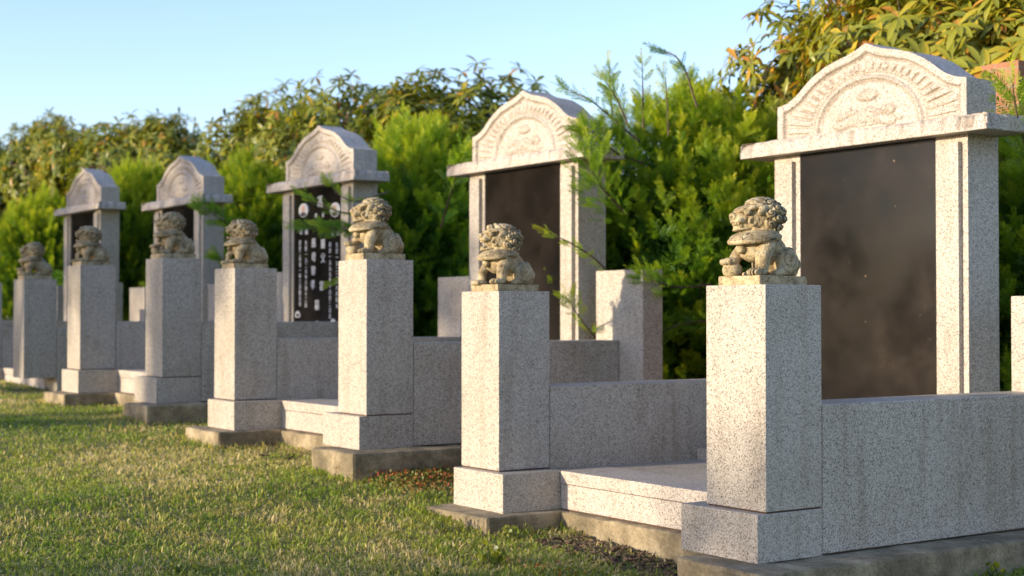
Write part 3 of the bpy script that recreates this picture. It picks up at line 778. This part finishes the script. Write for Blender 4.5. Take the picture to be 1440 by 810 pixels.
for key, lab, ms, px, top, y, rx, rz in (
    ('a', 'bright green yew bush left of the nearest monument, hiding part of a post', yewA, 968, 122, 2.98, 1.16, .4),
    ('b', 'green yew bush between the lettered monument and the open mouth lion', yewB, 600, 165, 3.2, 1.15, 2.0),
    ('c', 'dark green yew bush just left of the lettered monument', yewA, 340, 222, 3.1, 1.08, 3.4),
    ('d', 'slim dark green yew bush between the two leftmost monuments', yewB, 194, 228, 2.95, .95, 5.1),
    ('e', 'green yew bush left of the leftmost monument', yewA, 62, 270, 3.0, .95, 4.4),
    ('f', 'dark yew bush cut off by the right edge behind the nearest monument', yewB, 1462, 160, 3.0, 1.0, .9)):
    q = at(px, top, 1, y); z0 = float(gz(q[0], y)) - .05
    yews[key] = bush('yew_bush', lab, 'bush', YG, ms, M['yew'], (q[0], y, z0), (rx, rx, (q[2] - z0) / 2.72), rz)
# long yew branches reaching forward over the stones
def branch(root, pts, seed, S0=.11, dens=42, width=.16, tone=.38):
    r = np.random.default_rng(seed); pts = np.array(pts); n = 24; ts_ = np.linspace(0, len(pts) - 1, n)
    cur = np.stack([np.interp(ts_, range(len(pts)), pts[:, k]) for k in range(3)], -1)
    for _ in range(3): cur[1:-1] = (cur[:-2] + cur[2:] + 2 * cur[1:-1]) / 4
    inv = np.array(root.matrix_basis.inverted())
    t = np.gradient(cur, axis=0); m = int(dens * np.linalg.norm(np.diff(cur, axis=0), axis=1).sum() / .5) + 4
    P, D, S, T = [], [], [], []
    for i in range(m):
        k = r.uniform(.05, 1); j = min(n - 1, int(k * n)); e = r.normal(0, 1, 3); e -= e @ norm(t[j]) * norm(t[j]); e = norm(e); e[2] *= .5
        off = e * r.uniform(0, width) * (1 - .6 * k)
        P.append(cur[j] + off); D.append(norm(norm(t[j]) * .9 + e * .8 + [0, 0, .1])); S.append(S0 * r.uniform(.7, 1.2)); T.append(tone + r.normal(0, .08) + .15 * k)
    P.append(cur[-1]); D.append(t[-1]); S.append(S0 * 1.2); T.append(tone + .4)
    P, D, S, T = map(np.array, (P, D, S, T))
    V, F, Tn = scatter(SP[0][0], SP[0][1], P, D, S, r.uniform(0, 6.28, len(P)), T, SP[0][2])
    V2, F2, T2 = tube_np(cur, np.linspace(.008, .0025, n))
    to = lambda A: (A @ inv[:3, :3].T) + inv[:3, 3]
    b = obj('branch', mesh_np('branch', to(V2), F2, T2), M['bark'], root); obj('branch_needles', mesh_np('branch_needles', to(V), F, Tn), M['yew'], b)
bpy.context.view_layer.update()
def P3(*l): return [at(px, py, 1, Y) for px, py, Y in l]
branch(yews['b'], P3((545, 330, 2.1), (505, 318, 1.6), (460, 322, 1.35), (418, 318, 1.25)), 1, .11, 34, .09, .28)
branch(yews['b'], P3((545, 330, 2.1), (505, 322, 1.6), (478, 324, 1.4), (456, 318, 1.3)), 2, .11, 26, .07, .28)
branch(yews['b'], P3((540, 300, 2.1), (480, 300, 1.6), (440, 282, 1.4), (424, 270, 1.35)), 3, .10, 20, .035, .3)
branch(yews['b'], P3((545, 270, 2.0), (500, 285, 1.5), (478, 276, 1.35), (462, 256, 1.3)), 4, .09, 14, .02, .55)
branch(yews['b'], P3((560, 380, 2.1), (510, 384, 1.5), (482, 392, 1.35), (466, 398, 1.3)), 5, .08, 8, .02, .6)
branch(yews['a'], P3((850, 490, 2.05), (826, 462, 1.8), (808, 436, 1.55), (800, 421, 1.5)), 6, .10, 20, .035, .62)
branch(yews['a'], P3((862, 390, 2.0), (835, 362, 1.75), (800, 340, 1.5), (768, 326, 1.35)), 7, .08, 16, .03, .6)
branch(yews['a'], P3((880, 300, 2.0), (850, 270, 1.7), (832, 240, 1.55), (826, 205, 1.5)), 8, .10, 120, .24, .40)
branch(yews['a'], P3((1000, 400, 2.4), (955, 405, 2.1), (918, 395, 1.9), (900, 385, 1.84)), 31, .10, 60, .14, .35)
branch(yews['a'], P3((1000, 450, 2.4), (955, 455, 2.15), (925, 470, 2.05)), 32, .10, 60, .14, .3)
branch(yews['a'], P3((905, 230, 2.3), (865, 215, 1.95), (838, 190, 1.75), (822, 178, 1.6)), 33, .10, 110, .20, .42)
branch(yews['a'], P3((900, 200, 2.0), (860, 165, 1.8), (830, 140, 1.6), (795, 125, 1.5)), 9, .10, 16, .035, .4)
branch(yews['a'], P3((862, 170, 2.3), (858, 130, 2.25), (857, 92, 2.2)), 21, .09, 26, .03, .6)
branch(yews['a'], P3((905, 180, 2.3), (904, 130, 2.25), (903, 90, 2.2)), 22, .09, 26, .03, .7)
branch(yews['a'], P3((885, 180, 2.2), (868, 140, 2.1), (850, 112, 2.0)), 23, .10, 34, .05, .5)
branch(yews['a'], P3((940, 190, 2.4), (938, 140, 2.4), (936, 108, 2.4)), 24, .09, 26, .04, .7)
branch(yews['a'], P3((980, 150, 2.3), (965, 100, 2.2), (950, 78, 2.1), (930, 70, 2.05)), 10, .11, 10, .02, .2)
branch(yews['c'], P3((345, 330, 2.1), (322, 315, 1.6), (300, 302, 1.35), (282, 290, 1.3)), 11, .13, 40, .12, .3)
branch(yews['c'], P3((350, 390, 2.1), (325, 372, 1.6), (305, 360, 1.4)), 12, .12, 20, .06, .3)
branch(yews['b'], P3((620, 320, 2.1), (640, 250, 1.9), (655, 215, 1.8)), 13, .13, 30, .10, .4)
branch(yews['f'], P3((1470, 250, 2.4), (1440, 200, 2.1), (1428, 150, 1.9), (1424, 118, 1.85)), 14, .12, 40, .10, .5)
# rhododendrons
def leaf_template(droop=.25):
    V, F = [], []; rows = ((0, .10), (.22, .60), (.5, 1.0), (.78, .75), (1.0, .06))
    for t, wd in rows:
        z = t - .10 * t * t; y = -droop * t * t
        for k in (-1, 0, 1): V.append([k * wd * .135, y + (.045 * wd if k else 0), z])
    for i in range(len(rows) - 1):
        for k in range(2): a = i * 3 + k; F.append([a, a + 1, a + 4, a + 3])
    return np.array(V), np.array(F)
LT = leaf_template()
def whorls(P, D, r, size, tone, autumn):
    n = len(P); k = 9; parts = []; Fm = frames(D, r.uniform(0, 6.28, n)); PP, RR, SS, TT = [], [], [], []
    for j in range(k):
        keep = r.random(n) < .93; a = 2 * math.pi * j / k + r.normal(0, .18, n); el = r.normal(R(74 if j % 2 else 58), .22, n)
        d = Fm[:, :, 0] * (np.cos(a) * np.sin(el))[:, None] + Fm[:, :, 1] * (np.sin(a) * np.sin(el))[:, None] + Fm[:, :, 2] * np.cos(el)[:, None]
        d[:, 2] -= .30
        Z = norm(d); X = norm(np.cross(Fm[:, :, 2], Z)); Y = np.cross(Z, X)
        M3 = np.stack([X, Y, Z], -1)[keep]; s = (size * r.uniform(.75, 1.15, n))[keep]
        V = np.einsum('nij,kj->nki', M3, LT[0]) * s[:, None, None] + P[keep][:, None]
        m = keep.sum(); F = (LT[1][None] + (np.arange(m) * len(LT[0]))[:, None, None]).reshape(-1, 4)
        tn = tone[keep] + r.normal(0, .09, m); au = r.random(m) < autumn; tn = np.where(au, r.uniform(.72, 1.0, m), tn)
        parts.append((V.reshape(-1, 3), F, np.clip(np.repeat(tn, len(LT[0])), 0, 1)))
    return merge(parts)
def rhodo_mesh(name, seed, n=1350, size=.135, autumn=.06, gaps=.22, base_tone=.40):
    r = np.random.default_rng(seed); P, D = [], []
    lob = [(np.array([math.cos(a) * .62 * q, math.sin(a) * .5 * q, z]), rad) for a, q, z, rad in zip(r.uniform(0, 6.28, 11), r.uniform(.4, 1.05, 11), r.uniform(.7, 2.35, 11), r.uniform(.34, .58, 11))]
    while len(P) < n:
        c, rad = lob[r.integers(len(lob))]; v = norm(r.normal(0, 1, 3)); f = r.uniform(.62, 1.04)
        p = c + v * rad * f * np.array([1, 1, .95])
        if vnoise(p[0] + p[1] + 20, p[2] + seed, 2.8) < gaps * r.uniform(.5, 1.5): continue
        if p[2] < .15: continue
        P.append(p); D.append(norm(v + [0, 0, .75]))
    P, D = np.array(P), np.array(D); tone = base_tone + .12 * r.random(n) + .10 * (vnoise(P[:, 0] + 5, P[:, 2], 2) - .5)
    fol = mesh_np(name, *whorls(P, D, r, size, tone, autumn)); st = []
    for c, rad in lob:
        a = math.atan2(c[1], c[0]); ts_ = np.linspace(0, 1, 7)[:, None]
        pts = np.array([.10 * math.cos(a), .10 * math.sin(a), 0]) * (1 - ts_) + c * ts_ + r.normal(0, .03, (7, 3)); st.append(tube_np(pts, np.linspace(.035, .012, 7)))
        near = P[np.linalg.norm(P - c, axis=1) < rad * 1.05]
        for p in near[:34]:
            ts2 = np.linspace(0, 1, 4)[:, None]; st.append(tube_np(c * (1 - ts2) + p * ts2 + r.normal(0, .015, (4, 3)) * (ts2 * (1 - ts2) * 4), np.linspace(.010, .004, 4), 5))
    return fol, mesh_np(name + '_stems', *merge(st))
rhA = rhodo_mesh('rhododendron_a', 21); rhB = rhodo_mesh('rhododendron_b', 33, autumn=.08); rhC = rhodo_mesh('rhododendron_c', 45, 1700, .126, .18, .16, .50)
RG = 'rhododendrons of the tall hedge behind the monuments'
def side(px): return 'left' if px < 720 else 'right'
rl = [(-40, 150, 4.2, rhA), (45, 148, 4.6, rhB), (125, 138, 4.2, rhA), (212, 148, 4.5, rhB), (288, 150, 4.3, rhA), (362, 112, 4.3, rhB), (425, 98, 4.2, rhA), (492, 96, 4.3, rhB), (550, 104, 4.1, rhA), (607, 78, 4.2, rhB), (665, 92, 4.2, rhA), (722, 138, 4.2, rhB)]
rlab = ['rhododendron cut off by the left edge of the photo', 'loose rhododendron at the far left above the dark clipped hedge', 'rhododendron whose top rises above the leftmost monument, at its left',
 'low topped rhododendron right of the leftmost monument', 'rhododendron behind the second monument from the left, at its right', 'rhododendron with thin outer twigs against the sky, left of the lettered monument',
 'rhododendron directly above the lettered monument, at its left', 'rhododendron above the arch of the lettered monument', 'rhododendron right of the arch of the lettered monument, fairly low',
 'rhododendron with the highest crown on the left half of the skyline', 'rounded rhododendron immediately left of the arch with the open mouth lion before it', 'low rhododendron behind the arch of the second largest monument']
rl += [(165, 150, 4.0, rhB), (250, 160, 4.0, rhA), (85, 165, 3.9, rhB)]
rlab += ['rhododendron filling the hedge between the two leftmost monuments', 'rhododendron rising behind the second monument from the left', 'rhododendron rising behind the left side of the leftmost monument']
for (px, py, Y, ms), lab in zip(rl, rlab):
    p = at(px, py, 1, Y); g0 = float(gz(p[0], Y)) - .1; h = p[2] - g0
    bush('rhododendron', lab, 'shrub', RG, ms, M['rhodo'], (p[0], Y + .3, g0), (1.55 if px < 330 else 1.25, 1.05, h / 2.75), random.uniform(0, 6.28))
rr_ = [(1062, -20, 3.9, rhA, 1.0, 'darker rhododendron reaching furthest left into the sky, above the yew'), (1165, -120, 4.0, rhC, 1.15, 'yellow green rhododendron with orange leaves left above the nearest arch'),
 (1270, -170, 4.1, rhC, 1.2, 'yellowing rhododendron directly above the nearest arch'), (1385, -190, 3.9, rhC, 1.2, 'golden leaved rhododendron above the brick wall at upper right'), (1500, -190, 4.0, rhC, 1.2, 'golden rhododendron cut off by the right edge')]
for px, py, Y, ms, s, lab in rr_:
    p = at(px, py, 1, Y); g0 = float(gz(p[0], Y)) - .1; h = p[2] - g0
    bush('rhododendron', lab, 'shrub', RG, ms, M['rhodo'], (p[0], Y + .15, g0), (1.0 * s, .85 * s, h / 2.8), random.uniform(0, 6.28))
# clipped dark hedge at far left
def hedge_mesh(L, Dp, Hh, n, seed, ls=1.):
    r = np.random.default_rng(seed); P = np.stack([r.uniform(-L, L, n), r.uniform(-Dp, Dp, n), r.uniform(0, Hh, n)], -1)
    fsel = r.random(n); P[:, 1] = np.where(fsel < .5, -Dp + r.exponential(.05, n), P[:, 1]); P[:, 2] = np.where(fsel > .75, Hh - r.exponential(.05, n), P[:, 2])
    D = r.normal(0, 1, (n, 3)) + np.array([0, -.6, .6])
    return mesh_np('clipped', *scatter(LT[0] * [1.8, 1, 1], LT[1], P, D, r.uniform(.04, .07, n) * ls, r.uniform(0, 6, n), r.uniform(.0, .3, n)))
p = at(20, 397, 1, 2.2)
hd = obj('clipped_hedge', hedge_mesh(3.2, .5, .55, 16000, 5), M['rhodo']); hd.location = (-19.6, 2.3, float(gz(-19.6, 2.3))); tag(hd, 'low dark clipped hedge at the far left edge under the rhododendrons', 'hedge')
hd2 = obj('clipped_hedge', hedge_mesh(3.6, .45, 1.25, 26000, 6), M['yew']); hd2.location = (-19.9, 3.2, float(gz(-19.9, 3.2))); tag(hd2, 'tall dark shaded hedge behind the low clipped hedge at far left', 'hedge')
# brick wall glimpsed behind
p0 = at(1432, 79, 1, 3.15); zt = p0[2] - .02
bw = thing('brick_wall', 'terracotta brick wall glimpsed behind the nearest monument under golden leaves', 'wall', (0, 3.15, 0))
obj('wall', box(-2.9, p0[0], 0, .24, -1.6, zt - .0, .004), M['brick'], bw)
# ------------------------------------------------------------------ lawn
pads = []
for i, (kr, kl) in plots.items():
    xr, xl = PX[kr], PX[kl]; pads += [(xl - W_ - .06, xl + BS + .06, -.19, 2.1), (xr - W_ + .035, xr + .185, -.19, 2.1), (xl, xr, .255, 2.1)]
def blocked(x, y, m=0.):
    b = np.zeros(len(x), bool)
    for a, c, d, e in pads: b |= (x > a - m) & (x < c + m) & (y > d - m) & (y < e + m)
    return b
def grass(n, r0, r1, spread, seed, h0, wk):
    r = np.random.default_rng(seed); rad = r0 * (r1 / r0) ** r.random(n); an = YAW + r.uniform(-spread, spread, n)
    x = CAM.x - np.sin(an) * rad; y = CAM.y + np.cos(an) * rad
    ok = ~blocked(x, y, -.004) & (y < 3.2); x, y, rad = x[ok], y[ok], rad[ok]
    # bare, chip covered strip at the nearest step
    bare = (x > -1.5) & (x < -.5) & (y > .03 - .1 * vnoise(x, y, 6)); k = ~bare | (r.random(len(x)) < .16); x, y, rad = x[k], y[k], rad[k]; n = len(x)
    clump = vnoise(x, y, 16); patch = vnoise(x + 9, y + 4, 1.3) * .6 + vnoise(x + 2, y + 8, 3.7) * .4; dry = vnoise(x + 40, y + 11, 1.5) * .55 + vnoise(x + 1, y + 30, 7) * .45
    keep = r.random(n) < .75 + .4 * clump; x, y, rad, clump, patch, dry = (a[keep] for a in (x, y, rad, clump, patch, dry)); n = len(x)
    edge = blocked(x, y, .07)
    L = h0 * (.55 + .75 * r.random(n)) * (.75 + .6 * clump) * np.where(edge, 1.5, 1); W = .0015 * (1 + wk * rad) * r.uniform(.7, 1.4, n)
    lie = r.random(n) < .26
    ti = np.where(lie, r.uniform(1.15, 1.5, n), np.abs(r.normal(.35, .28, n))); az = r.uniform(0, 6.283, n) * 1.0 + 2.5 * vnoise(x, y, 2)
    d = np.stack([np.sin(ti) * np.cos(az), np.sin(ti) * np.sin(az), np.cos(ti)], -1); s = np.stack([-np.sin(az + r.normal(0, .6, n)), np.cos(az), 0 * az], -1)
    b = np.stack([x, y, gz(x, y) + np.where(lie, .012, -.003)], -1); dr = np.stack([np.cos(az), np.sin(az), -.35 + 0 * az], -1)
    mid = b + d * (L * .55)[:, None]; tip = mid + norm(d + dr * r.uniform(.2, .8, n)[:, None]) * (L * .5)[:, None]
    V = np.stack([b - s * W[:, None], b + s * W[:, None], mid + s * W[:, None] * .8, mid - s * W[:, None] * .8, tip], 1).reshape(-1, 3)
    i0 = (np.arange(n) * 5)[:, None]; F = np.concatenate([i0 + [0, 1, 2], i0 + [0, 2, 3], i0 + [3, 2, 4]], 1).reshape(-1, 3)
    tn = .37 + .60 * (patch - .38) + r.normal(0, .10, n) + np.where(r.random(n) < np.clip((dry - .38) * 2.6, .04, .75), .42, 0); tn = np.where(lie, np.maximum(tn, r.uniform(.55, .95, n)), tn)
    return V, F, np.clip(np.repeat(tn, 5), 0, 1)
gr = obj('lawn_grass', mesh_np('lawn_grass', *merge([grass(860000, 3.0, 20, .62, 1, .026, .15), grass(60000, 1.5, 26, 3.14, 2, .045, .3)])), M['grass']); tag(gr, kind='stuff'); tag(gr, 'short mown lawn grass with straw coloured patches', 'grass')
# wood chips
r = np.random.default_rng(8); n = 780
x = np.concatenate([r.uniform(-1.5, -.42, 620), r.uniform(-5.0, -4.0, 160)]); y = np.where(x > -3, r.uniform(-.08, .25, n), r.uniform(-.2, .25, n)); ok = ~blocked(x, y, 0); x, y = x[ok], y[ok]; n = len(x)
cube = np.array([[a, b, c] for a in (-.5, .5) for b in (-.5, .5) for c in (0, 1)]) * [.28, .12, 1.]
cf = np.array([[0, 1, 3, 2], [4, 6, 7, 5], [0, 4, 5, 1], [2, 3, 7, 6], [0, 2, 6, 4], [1, 5, 7, 3]])
V, F, T = scatter(cube, cf, np.stack([x, y, gz(x, y) + r.uniform(0, .02, n)], -1), r.normal(0, 1, (n, 3)) * [1, 1, .3], r.uniform(.012, .036, n), r.uniform(0, 6, n), r.random(n))
tag(obj('wood_chips', mesh_np('wood_chips', V, F, T), M['chip']), 'brown wood chips scattered on bare soil below the step', 'mulch', kind='stuff')
# orange and green ground cover
def cover(name, lab, spots, n, seed, s0, mat, tmin, tmax):
    r = np.random.default_rng(seed); P = []
    for (px, py, rx, ry) in spots:
        c = at(px, py, 2, -1.1); m = n // len(spots); P.append(np.stack([c[0] + r.normal(0, rx, m), c[1] + r.normal(0, ry, m)], -1))
    P = np.vstack(P); ok = ~blocked(P[:, 0], P[:, 1], -.01); P = P[ok]; n = len(P); z = gz(P[:, 0], P[:, 1]) + r.uniform(.005, .055, n)
    D = r.normal(0, .8, (n, 3)) + [0, 0, .7]; tn = r.uniform(tmin, tmax, n) * (.4 + .8 * vnoise(P[:, 0], P[:, 1], 9))
    V, F, T = scatter(LT[0] * [2.4, 1, 1], LT[1], np.c_[P, z], D, r.uniform(.5, 1.3, n) * s0, r.uniform(0, 6, n), tn)
    tag(obj(name, mesh_np(name, V, F, T), M[mat]), lab, 'ground cover', kind='stuff')
cover('ground_cover', 'orange and green creeping ground cover left of the second nearest pillar', [(600, 684, .13, .10), (560, 690, .16, .10), (622, 668, .10, .16)], 3600, 3, .018, 'sedum', .1, 1.25)
cover('ground_cover', 'sparse orange and green creeping plants in front of the nearest step', [(880, 795, .16, .05), (800, 775, .2, .06)], 420, 4, .018, 'sedum', .1, 1.1)
# broad leaved weeds
for k, (px, py, s, lab) in enumerate(((690, 772, 1.0, 'leafy weed at the foot of the second nearest pillar'), (622, 742, .75, 'smaller leafy weed left of the other one, by the concrete footing'), (720, 745, .7, 'weed by the bare soil in front of the footing corner'),
        (1395, 806, .8, 'green weed beside the concrete ledge at lower right'), (1165, 700, 0, ''), (250, 742, .55, 'small weed in the open lawn at lower left'), (610, 790, .6, 'clover like weed in the lawn at bottom centre'))):
    if not s: continue
    z = -1.14 if px > 500 else -1.0
    c = at(px, py, 2, z); 
    if px > 1300: c = at(px, py, 0, .24)
    r = np.random.default_rng(60 + k); m = 26; P = np.stack([c[0] + r.normal(0, .035, m), c[1] + r.normal(0, .035, m)], -1); zz = float(gz(c[0], c[1]))
    hgt = r.uniform(.005, .085 * s, m); PP = np.c_[P, np.full(m, zz) + hgt] - [c[0], c[1], zz]
    V, F, T = scatter(LT[0] * [3.4, 1, 1], LT[1], PP, r.normal(0, .7, (m, 3)) + [0, 0, .5], r.uniform(.025, .045, m) * s, r.uniform(0, 6, m), r.uniform(.25, .55, m))
    st = [(V, F, T)] + [tube_np([[0, 0, -.01], PP[j] * .5 + [0, 0, .0], PP[j]], [.0016, .0013, .001], 4) for j in range(0, m)]
    o = obj('weed', mesh_np('weed', *merge(st)), M['rhodo']); o.location = (c[0], c[1], zz); tag(o, lab, 'plant', 'broad leaved weeds')
# fallen leaves and a twig on the near ledge
for k, (px, py, s, lab) in enumerate(((1275, 770, .07, 'long brown fallen leaf on the concrete ledge at lower right'), (1318, 768, .03, 'small dark fallen leaf on the concrete ledge, right of the long one'))):
    c = at(px, py, 2, -H_ - BH + .004); V = LT[0] * s; V = V[:, [2, 0, 1]] * [1, 1, .3]; o = obj('fallen_leaf', mesh_np('fallen_leaf', V, LT[1], np.full(len(V), .4)), M['dryleaf']); o.location = (c[0], c[1], -H_ - BH + .009); o.rotation_euler = (0, 0, .9 + k); tag(o, lab, 'leaf')
# ------------------------------------------------------------------ trees around the lawn, behind the camera
def tree_mesh(name, seed, nl=9000, size=.16, lobes=16, z0=1.3, rr=(.4, .75)):
    r = np.random.default_rng(seed); st = []; L = []
    st.append(tube_np([[0, 0, -.3], [.03, 0, .8], [0, .05, 1.8], [.05, 0, 3.2]], [.16, .13, .11, .05], 10))
    for i in range(lobes):
        a = r.uniform(0, 6.28); q = r.uniform(.2, 1.25); z = r.uniform(z0, 4.0); c = np.array([q * math.cos(a), q * math.sin(a), z]); L.append((c, r.uniform(*rr)))
        ts_ = np.linspace(0, 1, 6)[:, None]; st.append(tube_np(np.array([0, 0, z * .45]) * (1 - ts_) + c * ts_ + np.array([0, 0, .15]) * np.sin(ts_ * 3.1), np.linspace(.06, .015, 6)))
    ci = r.integers(lobes, size=nl); cc = np.array([L[i][0] for i in ci]); ra = np.array([L[i][1] for i in ci]); v = norm(r.normal(0, 1, (nl, 3)))
    P = cc + v * (ra * r.uniform(.45, 1.05, nl))[:, None]
    V, F, T = scatter(LT[0] * [1.9, 1, 1], LT[1], P, v + r.normal(0, .8, (nl, 3)), r.uniform(.7, 1.3, nl) * size, r.uniform(0, 6, nl), r.random(nl))
    return mesh_np(name, V, F, T), mesh_np(name + '_w', *merge(st))
tA, tB = tree_mesh('tree_a', 71), tree_mesh('tree_b', 72, 8000)
sA, sB = tree_mesh('sparse_tree_a', 73, 1150, .14, 13, 3.1, (.3, .55)), tree_mesh('sparse_tree_b', 74, 1250, .13, 13, 3.2, (.3, .5))
TREES = []
def tree(x, y, h, ms, lab):
    t = thing('broadleaf_tree', lab, 'tree', (x, y, float(gz(x, y))), 'trees on the far side of the lawn', random.uniform(0, 6.28)); s = h / 4.6; t.scale = (s, s, s)
    obj('crown', ms[0], M['tree_leaf'], t); obj('trunk', ms[1], M['bark'], t); return t
TL = [(-25, 7.8, 'leftmost'), (-19.2, 8.4, 'second from the left'), (-14.6, 8.3, 'third from the left'), (-11.0, 8.0, 'second from the right'), (-4.3, 5.25, 'rightmost')]
for k, (x, h, wd) in enumerate(TL):
    tree(x, -26 + (k * 37 % 5) * .6, h, (sA, sB)[k % 2], 'broadleaf tree across the lawn behind the camera, ' + wd + ' of its row')
OW = ['nearest', 'second nearest', 'third nearest', 'fourth nearest', 'fifth nearest', 'sixth nearest', 'fifth farthest', 'fourth farthest', 'third farthest', 'second farthest', 'farthest']
for k in range(11): tree(-35 - (k * 2 % 3), 1 - 3.2 * k, 11 + (k * 7 % 3), (tA, tB)[k % 2], 'tall broadleaf tree mirrored in the dark panels, ' + OW[k] + ' of its row')
hg = thing('reflection_hedge', 'unseen long tall hedge across the lawn, added to darken the reflections in the panels', 'hedge', (-32.5, -14, -1.0), None, R(90))  # added out of view so the panels mirror dark foliage, not bright sky
obj('foliage', hedge_mesh(19, .8, 4.2, 60000, 9, 3.), M['tree_leaf'], hg).scale = (1, 1, 1)
obj('stems', rough_box(-18.8, 18.8, -.55, .55, -.3, 3.9, .15, .8, .1), M['bark'], hg)  # solid bark-coloured block, added to keep bright sky out of the reflections
